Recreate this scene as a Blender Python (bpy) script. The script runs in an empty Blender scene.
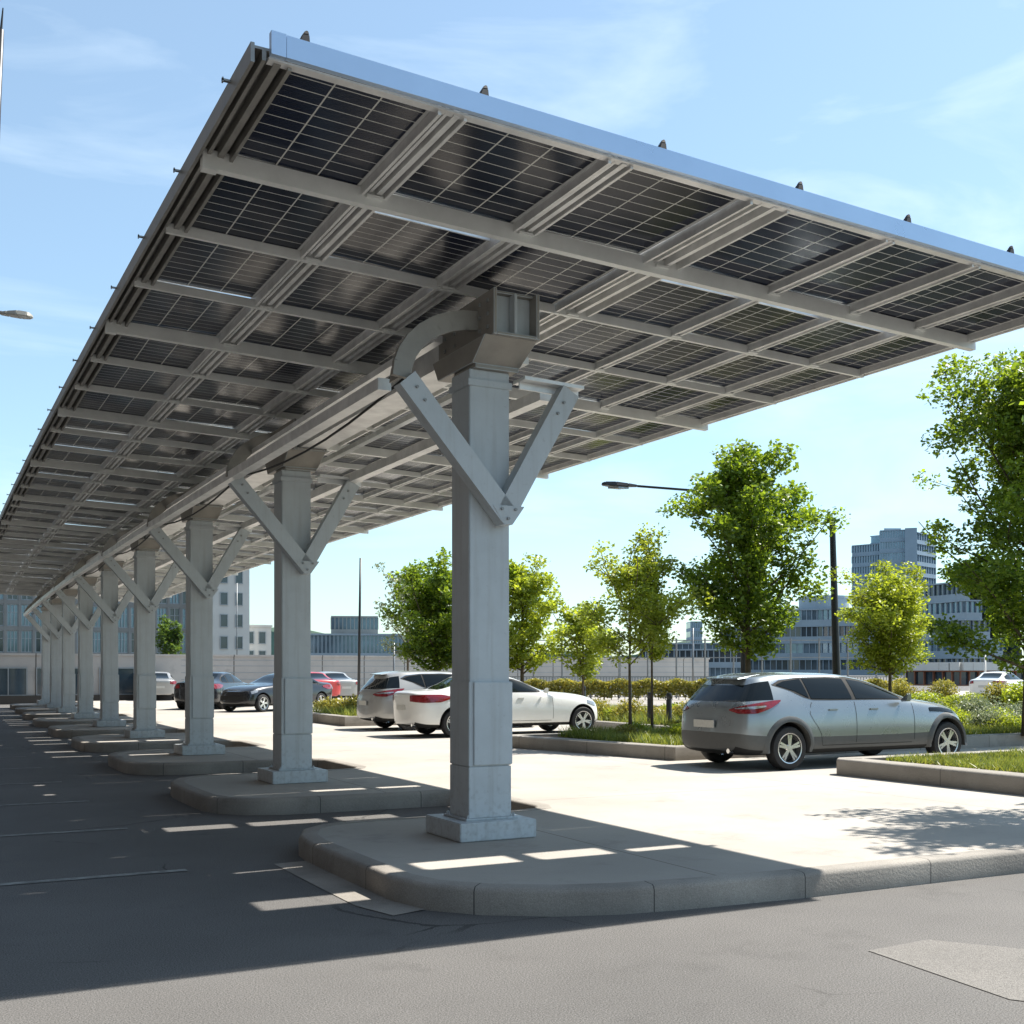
import bpy, bmesh, math, random
import numpy as np
from mathutils import Vector, Matrix
from mathutils.bvhtree import BVHTree

S = bpy.context.scene
COL = S.collection
R = math.radians

# ------------------------------------------------------------------ camera, sky, sun, exposure
CAM_H = 1.6
YAW = math.atan(607 / 1152)
cd = bpy.data.cameras.new('camera')
cam = bpy.data.objects.new('camera', cd); COL.objects.link(cam)
cam.location = (0, 0, CAM_H)
cam.rotation_euler = (R(90), 0, -YAW)
cd.sensor_width = 36; cd.lens = 1152 / 1024 * 36
cd.shift_y = (671 - 512) / 1024
cd.clip_start = 0.1; cd.clip_end = 6000
S.camera = cam

SUN_EL = R(54.5)
SUN_DIR = Vector((math.cos(SUN_EL), 0.03, math.sin(SUN_EL))).normalized()   # towards the sun (+x side)
world = bpy.data.worlds.new("World"); S.world = world; world.use_nodes = True
nt = world.node_tree; nt.nodes.clear()
wo = nt.nodes.new('ShaderNodeOutputWorld'); bg = nt.nodes.new('ShaderNodeBackground')
sky = nt.nodes.new('ShaderNodeTexSky'); sky.sky_type = 'NISHITA'; sky.sun_disc = False
sky.sun_elevation = SUN_EL; sky.sun_rotation = R(90 - 1.7)
sky.air_density = 1.0; sky.dust_density = 0.6; sky.ozone_density = 1.0
tc = nt.nodes.new('ShaderNodeTexCoord'); mp = nt.nodes.new('ShaderNodeMapping')
mp.inputs['Rotation'].default_value = (0, R(18), R(25)); mp.inputs['Scale'].default_value = (1.2, 3.2, 7.0)
nz = nt.nodes.new('ShaderNodeTexNoise'); nz.inputs['Scale'].default_value = 1.7; nz.inputs['Detail'].default_value = 9
nz.inputs['Roughness'].default_value = 0.55; nz.inputs['Distortion'].default_value = 0.5
cr = nt.nodes.new('ShaderNodeValToRGB'); cr.color_ramp.elements[0].position = 0.50; cr.color_ramp.elements[1].position = 0.88
cr.color_ramp.elements[0].color = (0.14, 0.14, 0.14, 1); cr.color_ramp.elements[1].color = (0.7, 0.7, 0.7, 1)
mx = nt.nodes.new('ShaderNodeMix'); mx.data_type = 'RGBA'
mx.inputs[7].default_value = (6.6, 7.6, 8.2, 1)
hs = nt.nodes.new('ShaderNodeHueSaturation'); hs.inputs['Saturation'].default_value = 0.95; hs.inputs['Value'].default_value = 1.0
bg.inputs['Strength'].default_value = 0.092
L_ = nt.links.new
L_(tc.outputs['Generated'], mp.inputs[0]); L_(mp.outputs[0], nz.inputs['Vector']); L_(nz.outputs['Fac'], cr.inputs[0])
L_(sky.outputs[0], hs.inputs['Color']); L_(cr.outputs[0], mx.inputs[0]); tn = nt.nodes.new('ShaderNodeMix'); tn.data_type = 'RGBA'; tn.blend_type = 'MULTIPLY'; tn.inputs[0].default_value = 1.0
tn.inputs[7].default_value = (0.84, 1.04, 1.07, 1)
L_(hs.outputs[0], tn.inputs[6]); L_(tn.outputs[2], mx.inputs[6])
L_(mx.outputs[2], bg.inputs[0]); L_(bg.outputs[0], wo.inputs[0])

sd = bpy.data.lights.new('sun', 'SUN'); sd.energy = 5.0; sd.angle = R(0.5); sd.color = (1.0, 0.95, 0.87)
sun = bpy.data.objects.new('sun', sd); COL.objects.link(sun); sun.location = (30, 0, 40)
sun.rotation_euler = SUN_DIR.to_track_quat('Z', 'Y').to_euler()
S.view_settings.view_transform = 'Standard'; S.view_settings.look = 'None'
S.view_settings.exposure = 1.0; S.view_settings.gamma = 1.0
S.cycles.max_bounces = 8; S.cycles.transparent_max_bounces = 8
S.cycles.use_denoising = True
S.cycles.caustics_reflective = False; S.cycles.caustics_refractive = False

# ------------------------------------------------------------------ helpers
CY, SY = math.cos(YAW), math.sin(YAW)
def P(px, d):                                   # ground position at a bearing and a distance
    x = (px - 512) / 1152 * d
    return (CY * x + SY * d, -SY * x + CY * d)
def cx(L):                                      # the canopy row bends slightly in plan
    return 0.0005 * max(0.0, L - 9.0) ** 2

def tag(o, label=None, cat=None, group=None, kind=None):
    if label: o['label'] = label
    if cat: o['category'] = cat
    if group: o['group'] = group
    if kind: o['kind'] = kind
    return o
def empty(name, loc, rz=0.0):
    o = bpy.data.objects.new(name, None); COL.objects.link(o)
    o.location = loc; o.rotation_euler = (0, 0, rz); o.empty_display_size = 0.2
    return o
def copy_tree(o, parent=None):
    c = o.copy(); COL.objects.link(c)
    if parent is not None: c.parent = parent
    for ch in list(o.children): copy_tree(ch, c)
    return c

class MB:
    def __init__(s): s.v = []; s.f = []; s.m = []
    def add(s, vs, fs, m=0):
        n = len(s.v); s.v += [tuple(v) for v in vs]
        for f in fs: s.f.append(tuple(n + i for i in f)); s.m.append(m)
    def box(s, x0, x1, y0, y1, z0, z1, m=0):
        s.add([(x0,y0,z0),(x1,y0,z0),(x1,y1,z0),(x0,y1,z0),(x0,y0,z1),(x1,y0,z1),(x1,y1,z1),(x0,y1,z1)],
              [(0,3,2,1),(4,5,6,7),(0,1,5,4),(1,2,6,5),(2,3,7,6),(3,0,4,7)], m)
    def hexa(s, bot, top, m=0):
        n = len(bot)
        s.add(list(bot) + list(top), [tuple(reversed(range(n))), tuple(range(n, 2*n))] +
              [(i, (i+1) % n, n + (i+1) % n, n + i) for i in range(n)], m)
    def beam(s, a, b, w, h, up=(0,0,1), m=0):     # box beam from a to b
        a = Vector(a); b = Vector(b); t = (b - a).normalized(); u = Vector(up)
        r = t.cross(u).normalized(); u = r.cross(t).normalized()
        c = [r*(-w/2)+u*(-h/2), r*(w/2)+u*(-h/2), r*(w/2)+u*(h/2), r*(-w/2)+u*(h/2)]
        s.hexa([a + k for k in c], [b + k for k in c], m)
    def tube(s, pts, radii, n=8, m=0, cap=True):
        pts = [Vector(p) for p in pts]; base = len(s.v); prev = None
        if not hasattr(radii, '__len__'): radii = [radii] * len(pts)
        for i, p in enumerate(pts):
            t = (pts[min(i+1, len(pts)-1)] - pts[max(i-1, 0)]).normalized()
            if prev is None:
                a = t.orthogonal().normalized()
            else:
                a = (prev - t * prev.dot(t)).normalized()
            prev = a; b = t.cross(a)
            for k in range(n):
                an = 2 * math.pi * k / n
                s.v.append(tuple(p + (a * math.cos(an) + b * math.sin(an)) * radii[i]))
        for i in range(len(pts) - 1):
            for k in range(n):
                s.f.append((base+i*n+k, base+i*n+(k+1) % n, base+(i+1)*n+(k+1) % n, base+(i+1)*n+k)); s.m.append(m)
        if cap:
            s.f.append(tuple(base + k for k in reversed(range(n)))); s.m.append(m)
            e = base + (len(pts)-1)*n
            s.f.append(tuple(e + k for k in range(n))); s.m.append(m)
    def lathe(s, prof, c=(0,0,0), axis='y', n=32, m=0):  # prof: (radius, offset along the axis)
        base = len(s.v)
        for (r, o) in prof:
            for k in range(n):
                a = 2*math.pi*k/n; u, w = r*math.cos(a), r*math.sin(a)
                s.v.append((c[0]+u, c[1]+o, c[2]+w) if axis == 'y' else (c[0]+u, c[1]+w, c[2]+o))
        for i in range(len(prof)-1):
            for k in range(n):
                q = (base+i*n+k, base+i*n+(k+1) % n, base+(i+1)*n+(k+1) % n, base+(i+1)*n+k)
                s.f.append(q if axis != 'y' else q[::-1]); s.m.append(m)
    def sweepL(s, sections, L0, L1, step=2.77, m=0, curved=True):
        # rectangular section (w0,w1,z0,z1) swept along the canopy's length
        n = max(1, int(round((L1-L0)/step))); ls = [L0 + (L1-L0)*i/n for i in range(n+1)]
        for (w0, w1, z0, z1) in sections:
            vs = []; fs = []
            for l in ls:
                c = cx(l) if curved else 0
                vs += [(w0+c,l,z0),(w1+c,l,z0),(w1+c,l,z1),(w0+c,l,z1)]
            for i in range(n):
                for k in range(4):
                    fs.append((4*i+k, 4*i+(k+1) % 4, 4*i+4+(k+1) % 4, 4*i+4+k))
            fs.append((3,2,1,0)); fs.append((4*n, 4*n+1, 4*n+2, 4*n+3))
            s.add(vs, fs, m)
    def build(s, name, mats, parent=None, loc=None, smooth=False, bevel=0, autosm=None):
        me = bpy.data.meshes.new(name); me.from_pydata(s.v, [], s.f)
        if not isinstance(mats, (list, tuple)): mats = [mats]
        for k in mats: me.materials.append(k)
        if len(mats) > 1: me.polygons.foreach_set('material_index', s.m)
        bm = bmesh.new(); bm.from_mesh(me); bmesh.ops.recalc_face_normals(bm, faces=bm.faces)
        if bevel:
            es = [e for e in bm.edges if len(e.link_faces) == 2 and e.calc_face_angle(0) > R(25)]
            bmesh.ops.bevel(bm, geom=es, offset=bevel, segments=2, affect='EDGES', clamp_overlap=True)
        bm.to_mesh(me); bm.free()
        if smooth or autosm:
            me.shade_smooth()
            if autosm: me.set_sharp_from_angle(angle=R(autosm))
        me.update()
        o = bpy.data.objects.new(name, me); COL.objects.link(o)
        if parent is not None: o.parent = parent
        if loc is not None: o.location = loc
        return o

# ------------------------------------------------------------------ materials
def mat(name, col, rough=0.6, metal=0.0, noise=0.0, nscale=8.0, bump=0.0, bscale=60.0, spec=0.5, coat=0.0, coords='Object',
        col2=None, bdist=0.01):
    m = bpy.data.materials.new(name); m.use_nodes = True; t = m.node_tree
    b = t.nodes['Principled BSDF']
    b.inputs['Base Color'].default_value = (*col, 1); b.inputs['Roughness'].default_value = rough
    b.inputs['Metallic'].default_value = metal; b.inputs['Specular IOR Level'].default_value = spec
    b.inputs['Coat Weight'].default_value = coat; b.inputs['Coat Roughness'].default_value = 0.05
    c = t.nodes.new('ShaderNodeTexCoord')
    if noise or col2:
        n = t.nodes.new('ShaderNodeTexNoise'); n.inputs['Scale'].default_value = nscale
        n.inputs['Detail'].default_value = 8; n.inputs['Roughness'].default_value = 0.62
        r = t.nodes.new('ShaderNodeMapRange'); r.inputs[1].default_value = 0.3; r.inputs[2].default_value = 0.7
        x = t.nodes.new('ShaderNodeMix'); x.data_type = 'RGBA'
        a = col2 if col2 else tuple(k*(1-noise) for k in col)
        z = tuple(min(1, k*(1+noise)) for k in col) if not col2 else col
        x.inputs[6].default_value = (*a, 1); x.inputs[7].default_value = (*z, 1)
        t.links.new(c.outputs[coords], n.inputs['Vector']); t.links.new(n.outputs['Fac'], r.inputs[0])
        t.links.new(r.outputs[0], x.inputs[0]); t.links.new(x.outputs[2], b.inputs['Base Color'])
        rr = t.nodes.new('ShaderNodeMapRange'); rr.inputs[3].default_value = max(0.02, rough-0.08); rr.inputs[4].default_value = min(1, rough+0.08)
        t.links.new(n.outputs['Fac'], rr.inputs[0]); t.links.new(rr.outputs[0], b.inputs['Roughness'])
    if bump:
        n2 = t.nodes.new('ShaderNodeTexNoise'); n2.inputs['Scale'].default_value = bscale; n2.inputs['Detail'].default_value = 4
        bb = t.nodes.new('ShaderNodeBump'); bb.inputs['Strength'].default_value = bump; bb.inputs['Distance'].default_value = bdist
        t.links.new(c.outputs[coords], n2.inputs['Vector']); t.links.new(n2.outputs['Fac'], bb.inputs['Height'])
        t.links.new(bb.outputs[0], b.inputs['Normal'])
    return m

M = {}
M['post'] = mat('painted_steel', (0.54, 0.585, 0.61), 0.5, 0.0, 0.07, 3.0, 0.08, 14)
def weather(m, k=0.82):
    t = m.node_tree; b = t.nodes['Principled BSDF']; src = b.inputs['Base Color'].links[0].from_socket
    c = t.nodes.new('ShaderNodeTexCoord'); mp = t.nodes.new('ShaderNodeMapping'); mp.inputs['Scale'].default_value = (9, 9, 0.5)
    n = t.nodes.new('ShaderNodeTexNoise'); n.inputs['Scale'].default_value = 2.0; n.inputs['Detail'].default_value = 7
    r_ = t.nodes.new('ShaderNodeMapRange'); r_.inputs[1].default_value = 0.5; r_.inputs[2].default_value = 0.75; r_.inputs[3].default_value = 0; r_.inputs[4].default_value = 0.22
    x = t.nodes.new('ShaderNodeMix'); x.data_type = 'RGBA'; x.inputs[7].default_value = (0.22, 0.19, 0.15, 1)
    t.links.new(c.outputs['Object'], mp.inputs[0]); t.links.new(mp.outputs[0], n.inputs['Vector']); t.links.new(n.outputs['Fac'], r_.inputs[0])
    t.links.new(r_.outputs[0], x.inputs[0]); t.links.new(src, x.inputs[6])
    # scuffs and splashed dirt low down on the shaft
    n2 = t.nodes.new('ShaderNodeTexNoise'); n2.inputs['Scale'].default_value = 22; n2.inputs['Detail'].default_value = 8; t.links.new(c.outputs['Object'], n2.inputs['Vector'])
    sp = t.nodes.new('ShaderNodeSeparateXYZ'); t.links.new(c.outputs['Object'], sp.inputs[0])
    hz = t.nodes.new('ShaderNodeMapRange'); hz.inputs[1].default_value = 0.15; hz.inputs[2].default_value = 0.7; hz.inputs[3].default_value = 0.14; hz.inputs[4].default_value = 0.0
    t.links.new(sp.outputs[2], hz.inputs[0]); ad = t.nodes.new('ShaderNodeMath'); ad.operation = 'ADD'; t.links.new(n2.outputs['Fac'], ad.inputs[0]); t.links.new(hz.outputs[0], ad.inputs[1])
    r2 = t.nodes.new('ShaderNodeMapRange'); r2.inputs[1].default_value = 0.62; r2.inputs[2].default_value = 0.95; r2.inputs[3].default_value = 0; r2.inputs[4].default_value = 0.4
    t.links.new(ad.outputs[0], r2.inputs[0]); y = t.nodes.new('ShaderNodeMix'); y.data_type = 'RGBA'; y.inputs[7].default_value = (0.13, 0.115, 0.095, 1)
    t.links.new(r2.outputs[0], y.inputs[0]); t.links.new(x.outputs[2], y.inputs[6]); t.links.new(y.outputs[2], b.inputs['Base Color'])
weather(M['post'])
M['postseam'] = mat('steel_seam', (0.30, 0.31, 0.31), 0.5, 0.3, 0.1, 6.0)
M['cap'] = mat('capital_steel', (0.33, 0.31, 0.28), 0.55, 0.3, 0.12, 5.0)
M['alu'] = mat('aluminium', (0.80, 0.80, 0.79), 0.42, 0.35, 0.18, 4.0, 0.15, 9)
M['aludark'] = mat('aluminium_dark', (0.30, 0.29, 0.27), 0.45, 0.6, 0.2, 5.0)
M['beam'] = mat('beam_paint', (0.78, 0.80, 0.78), 0.45, 0.1, 0.10, 3.0, 0.1, 10)
M['fascia'] = mat('fascia_metal', (0.50, 0.63, 0.80), 0.3, 0.55, 0.05, 1.5)  # blue of the reflected sky is put into the base colour
M['black'] = mat('black_rubber', (0.02, 0.02, 0.022), 0.6, 0, 0.2, 20)
M['darkpole'] = mat('dark_pole', (0.025, 0.027, 0.03), 0.4, 0.3, 0.2, 5)
M['greypole'] = mat('grey_pole', (0.22, 0.23, 0.24), 0.4, 0.4, 0.2, 5)
M['lamp_pale'] = mat('pale_lamp_shell', (0.45, 0.42, 0.36), 0.45, 0.2, 0.1, 5)
M['soil'] = mat('soil', (0.10, 0.065, 0.04), 0.95, 0, 0.4, 9, 0.6, 40)
M['bark'] = mat('bark', (0.11, 0.085, 0.06), 0.9, 0, 0.35, 14, 0.6, 50)
M['glass'] = mat('window_glass', (0.035, 0.06, 0.08), 0.08, 0, 0.3, 0.7, 0, 1, 0.8)
M['glassblue'] = mat('tinted_glass', (0.14, 0.22, 0.29), 0.12, 0.4, 0.35, 0.5, 0, 1, 0.8)
M['concwall'] = mat('facade_concrete', (0.24, 0.24, 0.23), 0.8, 0, 0.12, 0.6)
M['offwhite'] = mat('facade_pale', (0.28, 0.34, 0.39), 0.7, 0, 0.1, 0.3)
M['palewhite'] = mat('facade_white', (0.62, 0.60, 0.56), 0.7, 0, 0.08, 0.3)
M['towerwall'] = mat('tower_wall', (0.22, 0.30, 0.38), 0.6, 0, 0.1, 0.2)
M['brickred'] = mat('red_render', (0.30, 0.12, 0.07), 0.8, 0, 0.2, 0.5)
M['mullion'] = mat('mullion', (0.33, 0.36, 0.38), 0.5, 0.2, 0.1, 3)
M['darkbrick'] = mat('dark_brick', (0.045, 0.038, 0.034), 0.85, 0, 0.25, 2.0, 0.4, 30)
M['hillmat'] = mat('hill_green', (0.10, 0.16, 0.12), 0.9, 0, 0.3, 0.02)
M['line_sun_streak'] = mat('road_paint_sun_streak', (0.34, 0.34, 0.32), 0.8, 0, 0, 9.0, 0.2, 80, col2=(0.11, 0.11, 0.105))  # worn bay lines and painted-in streaks of sun

def ground_mat(name, base, dark, sp, bump, bscale, joint=None, along=False, jcol=(0.2, 0.18, 0.16), speck=0.25, grain=160, cracks=False):
    m = bpy.data.materials.new(name); m.use_nodes = True; t = m.node_tree; b = t.nodes['Principled BSDF']
    c = t.nodes.new('ShaderNodeTexCoord')
    def noise(s, d=8, r=0.6):
        n = t.nodes.new('ShaderNodeTexNoise'); n.inputs['Scale'].default_value = s; n.inputs['Detail'].default_value = d
        n.inputs['Roughness'].default_value = r; t.links.new(c.outputs['Object'], n.inputs['Vector']); return n
    def rng(o, a, z, lo, hi):
        r = t.nodes.new('ShaderNodeMapRange'); t.links.new(o, r.inputs[0])
        for k, v in zip((1, 2, 3, 4), (a, z, lo, hi)): r.inputs[k].default_value = v
        return r.outputs[0]
    def mix(f, a, z, mode='MIX'):
        x = t.nodes.new('ShaderNodeMix'); x.data_type = 'RGBA'; x.blend_type = mode
        if hasattr(f, 'links'): t.links.new(f, x.inputs[0])
        else: x.inputs[0].default_value = f
        for k, v in ((6, a), (7, z)):
            if hasattr(v, 'links'): t.links.new(v, x.inputs[k])
            else: x.inputs[k].default_value = (*v, 1)
        return x.outputs[2]
    big = rng(noise(sp, 6).outputs['Fac'], 0.35, 0.68, 0, 1)
    col = mix(big, dark, base)
    # stains: darker blotches with their own outline
    st = rng(noise(sp*3.1, 9, 0.7).outputs['Fac'], 0.56, 0.72, 0, 0.5)
    col = mix(st, col, tuple(k*0.62 for k in dark))
    fine = rng(noise(grain, 3).outputs['Fac'], 0.35, 0.65, 1-speck, 1+speck)
    g = t.nodes.new('ShaderNodeVectorMath'); g.operation = 'SCALE'
    t.links.new(col, g.inputs[0]); t.links.new(fine, g.inputs[3])
    col = g.outputs[0]
    if cracks:
        mpv = t.nodes.new('ShaderNodeMixRGB'); mpv.inputs[0].default_value = 0.25
        t.links.new(c.outputs['Object'], mpv.inputs[1]); nn = noise(0.9, 6); t.links.new(nn.outputs['Color'], mpv.inputs[2])
        v = t.nodes.new('ShaderNodeTexVoronoi'); v.feature = 'DISTANCE_TO_EDGE'; v.inputs['Scale'].default_value = 0.55
        t.links.new(mpv.outputs[0], v.inputs['Vector'])
        lt = t.nodes.new('ShaderNodeMath'); lt.operation = 'LESS_THAN'; lt.inputs[1].default_value = 0.0045; t.links.new(v.outputs['Distance'], lt.inputs[0])
        mk = rng(noise(0.45, 4).outputs['Fac'], 0.52, 0.60, 0, 0.8)
        ml = t.nodes.new('ShaderNodeMath'); ml.operation = 'MULTIPLY'; t.links.new(lt.outputs[0], ml.inputs[0]); t.links.new(mk, ml.inputs[1])
        col = mix(ml.outputs[0], col, (0.035, 0.033, 0.03))
    if joint:
        sx = t.nodes.new('ShaderNodeSeparateXYZ'); t.links.new(c.outputs['UV' if along else 'Object'], sx.inputs[0])
        prev = None
        for out, per in ((sx.outputs[0], joint[0]), (sx.outputs[1], joint[1])):
            if not per: continue
            w = t.nodes.new('ShaderNodeMath'); w.operation = 'PINGPONG'; w.inputs[1].default_value = per/2
            t.links.new(out, w.inputs[0])
            l = t.nodes.new('ShaderNodeMath'); l.operation = 'LESS_THAN'; l.inputs[1].default_value = joint[2]
            t.links.new(w.outputs[0], l.inputs[0])
            if prev is None: prev = l.outputs[0]
            else:
                q = t.nodes.new('ShaderNodeMath'); q.operation = 'MAXIMUM'
                t.links.new(prev, q.inputs[0]); t.links.new(l.outputs[0], q.inputs[1]); prev = q.outputs[0]
        col = mix(prev, col, jcol)
    t.links.new(col, b.inputs['Base Color']); b.inputs['Roughness'].default_value = 0.86
    b.inputs['Specular IOR Level'].default_value = 0.3
    bb = t.nodes.new('ShaderNodeBump'); bb.inputs['Strength'].default_value = bump; bb.inputs['Distance'].default_value = 0.008
    t.links.new(noise(bscale, 5).outputs['Fac'], bb.inputs['Height']); t.links.new(bb.outputs[0], b.inputs['Normal'])
    return m
M['asphalt'] = ground_mat('asphalt', (0.148, 0.141, 0.134), (0.112, 0.107, 0.102), 0.35, 0.5, 150, speck=0.55, grain=120, cracks=True)
M['patch'] = ground_mat('asphalt_patch', (0.215, 0.202, 0.186), (0.18, 0.17, 0.158), 0.8, 0.9, 120, speck=0.4)
M['concrete'] = ground_mat('concrete_paving', (0.44, 0.405, 0.36), (0.35, 0.325, 0.29), 0.5, 0.25, 60, joint=(5.0, 5.54, 0.007), jcol=(0.17, 0.15, 0.13), speck=0.08)
M['kerb'] = ground_mat('kerb_concrete', (0.37, 0.34, 0.30), (0.25, 0.23, 0.205), 1.1, 0.5, 50, along=True, joint=(1.22, 0, 0.004), jcol=(0.07, 0.065, 0.06), speck=0.2)
M['planter'] = ground_mat('planter_concrete', (0.38, 0.35, 0.31), (0.25, 0.23, 0.20), 0.9, 0.5, 50, along=True, joint=(1.8, 0, 0.005), jcol=(0.09, 0.08, 0.07), speck=0.15)
M['gutter'] = ground_mat('gutter_concrete', (0.36, 0.33, 0.29), (0.24, 0.22, 0.195), 1.1, 0.5, 50, speck=0.2)
M['wall'] = ground_mat('wall_concrete', (0.58, 0.54, 0.50), (0.46, 0.435, 0.41), 0.35, 0.3, 20, joint=(2.4, 0, 0.03), jcol=(0.16, 0.15, 0.14), speck=0.08)

def leaf_mat(name, c1, c2, trans=0.45):
    m = bpy.data.materials.new(name); m.use_nodes = True; t = m.node_tree; t.nodes.remove(t.nodes['Principled BSDF'])
    out = t.nodes['Material Output']
    g = t.nodes.new('ShaderNodeNewGeometry')
    x = t.nodes.new('ShaderNodeMix'); x.data_type = 'RGBA'; x.inputs[6].default_value = (*c1, 1); x.inputs[7].default_value = (*c2, 1)
    t.links.new(g.outputs['Random Per Island'], x.inputs[0])
    c = t.nodes.new('ShaderNodeTexCoord'); n = t.nodes.new('ShaderNodeTexNoise'); n.inputs['Scale'].default_value = 1.3
    t.links.new(c.outputs['Object'], n.inputs['Vector'])
    h = t.nodes.new('ShaderNodeHueSaturation'); t.links.new(x.outputs[2], h.inputs['Color'])
    mr = t.nodes.new('ShaderNodeMapRange'); mr.inputs[1].default_value = .3; mr.inputs[2].default_value = .7; mr.inputs[3].default_value = 0.75; mr.inputs[4].default_value = 1.25
    t.links.new(n.outputs['Fac'], mr.inputs[0]); t.links.new(mr.outputs[0], h.inputs['Value'])
    d = t.nodes.new('ShaderNodeBsdfPrincipled'); d.inputs['Roughness'].default_value = 0.42; d.inputs['Specular IOR Level'].default_value = 0.4
    tr = t.nodes.new('ShaderNodeBsdfTranslucent')
    ht = t.nodes.new('ShaderNodeHueSaturation'); ht.inputs['Hue'].default_value = 0.478; ht.inputs['Value'].default_value = 1.9; ht.inputs['Saturation'].default_value = 1.1
    t.links.new(h.outputs[0], ht.inputs['Color'])
    t.links.new(h.outputs[0], d.inputs['Base Color']); t.links.new(ht.outputs[0], tr.inputs['Color'])
    ms = t.nodes.new('ShaderNodeMixShader'); ms.inputs[0].default_value = trans
    t.links.new(d.outputs[0], ms.inputs[1]); t.links.new(tr.outputs[0], ms.inputs[2]); t.links.new(ms.outputs[0], out.inputs[0])
    return m
M['leaf'] = leaf_mat('leaves_fresh', (0.065, 0.125, 0.018), (0.20, 0.29, 0.04), 0.45)
M['leaf_dark'] = leaf_mat('leaves_deep', (0.05, 0.095, 0.02), (0.12, 0.19, 0.035), 0.35)
M['leaf_lime'] = leaf_mat('leaves_lime', (0.17, 0.23, 0.03), (0.30, 0.37, 0.06), 0.45)
M['leaf_shrub'] = leaf_mat('leaves_shrub', (0.15, 0.17, 0.04), (0.34, 0.31, 0.06), 0.35)
M['leaf_grey'] = leaf_mat('leaves_greygreen', (0.12, 0.16, 0.09), (0.22, 0.25, 0.14), 0.3)
M['grass'] = leaf_mat('grass_blades', (0.09, 0.14, 0.03), (0.24, 0.27, 0.06), 0.35)

def panel_mat():
    m = bpy.data.materials.new('solar_cells'); m.use_nodes = True; t = m.node_tree; b = t.nodes['Principled BSDF']
    uv = t.nodes.new('ShaderNodeUVMap'); uv.uv_map = 'uv'
    sx = t.nodes.new('ShaderNodeSeparateXYZ'); t.links.new(uv.outputs[0], sx.inputs[0])
    def line(o, n, w):
        a = t.nodes.new('ShaderNodeMath'); a.operation = 'MULTIPLY'; a.inputs[1].default_value = n; t.links.new(o, a.inputs[0])
        f = t.nodes.new('ShaderNodeMath'); f.operation = 'PINGPONG'; f.inputs[1].default_value = 0.5; t.links.new(a.outputs[0], f.inputs[0])
        l = t.nodes.new('ShaderNodeMath'); l.operation = 'LESS_THAN'; l.inputs[1].default_value = w; t.links.new(f.outputs[0], l.inputs[0])
        return l.outputs[0]
    a = line(sx.outputs[0], 3, 0.017); c = line(sx.outputs[1], 10, 0.032); fine = line(sx.outputs[1], 60, 0.10)
    mm = t.nodes.new('ShaderNodeMath'); mm.operation = 'MAXIMUM'; t.links.new(a, mm.inputs[0]); t.links.new(c, mm.inputs[1])
    oi = t.nodes.new('ShaderNodeObjectInfo')
    base = t.nodes.new('ShaderNodeMix'); base.data_type = 'RGBA'; base.inputs[6].default_value = (0.004, 0.009, 0.026, 1); base.inputs[7].default_value = (0.008, 0.015, 0.040, 1)
    t.links.new(oi.outputs['Random'], base.inputs[0])
    b2 = t.nodes.new('ShaderNodeMix'); b2.data_type = 'RGBA'; b2.inputs[7].default_value = (0.022, 0.026, 0.038, 1)
    t.links.new(fine, b2.inputs[0]); t.links.new(base.outputs[2], b2.inputs[6])
    x = t.nodes.new('ShaderNodeMix'); x.data_type = 'RGBA'; x.inputs[7].default_value = (0.66, 0.66, 0.62, 1)
    t.links.new(mm.outputs[0], x.inputs[0]); t.links.new(b2.outputs[2], x.inputs[6])
    t.links.new(x.outputs[2], b.inputs['Base Color'])
    tc = t.nodes.new('ShaderNodeTexCoord'); n = t.nodes.new('ShaderNodeTexNoise'); n.noise_dimensions = '4D'
    n.inputs['Scale'].default_value = 1.3; n.inputs['Detail'].default_value = 2
    t.links.new(tc.outputs['Object'], n.inputs['Vector'])
    wm = t.nodes.new('ShaderNodeMath'); wm.operation = 'MULTIPLY'; wm.inputs[1].default_value = 37; t.links.new(oi.outputs['Random'], wm.inputs[0])
    t.links.new(wm.outputs[0], n.inputs['W'])
    bb = t.nodes.new('ShaderNodeBump'); bb.inputs['Strength'].default_value = 0.10; bb.inputs['Distance'].default_value = 0.05
    t.links.new(n.outputs['Fac'], bb.inputs['Height']); t.links.new(bb.outputs[0], b.inputs['Normal'])
    rr = t.nodes.new('ShaderNodeMapRange'); rr.inputs[1].default_value = .35; rr.inputs[2].default_value = .7
    rr.inputs[3].default_value = 0.13; rr.inputs[4].default_value = 0.24
    t.links.new(n.outputs['Fac'], rr.inputs[0]); t.links.new(rr.outputs[0], b.inputs['Roughness'])
    b.inputs['IOR'].default_value = 1.5; b.inputs['Specular IOR Level'].default_value = 0.2
    return m
M['cells'] = panel_mat()

# ------------------------------------------------------------------ ground
def sheet(name, pts, z, m, kind='structure'):
    b = MB(); b.add([(x, y, z) for x, y in pts], [tuple(range(len(pts)))])
    return tag(b.build(name, m), kind=kind)
sheet('ground', [(-2500,-300),(2500,-300),(2500,3500),(-2500,3500)], 0.0, M['asphalt'])

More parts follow.
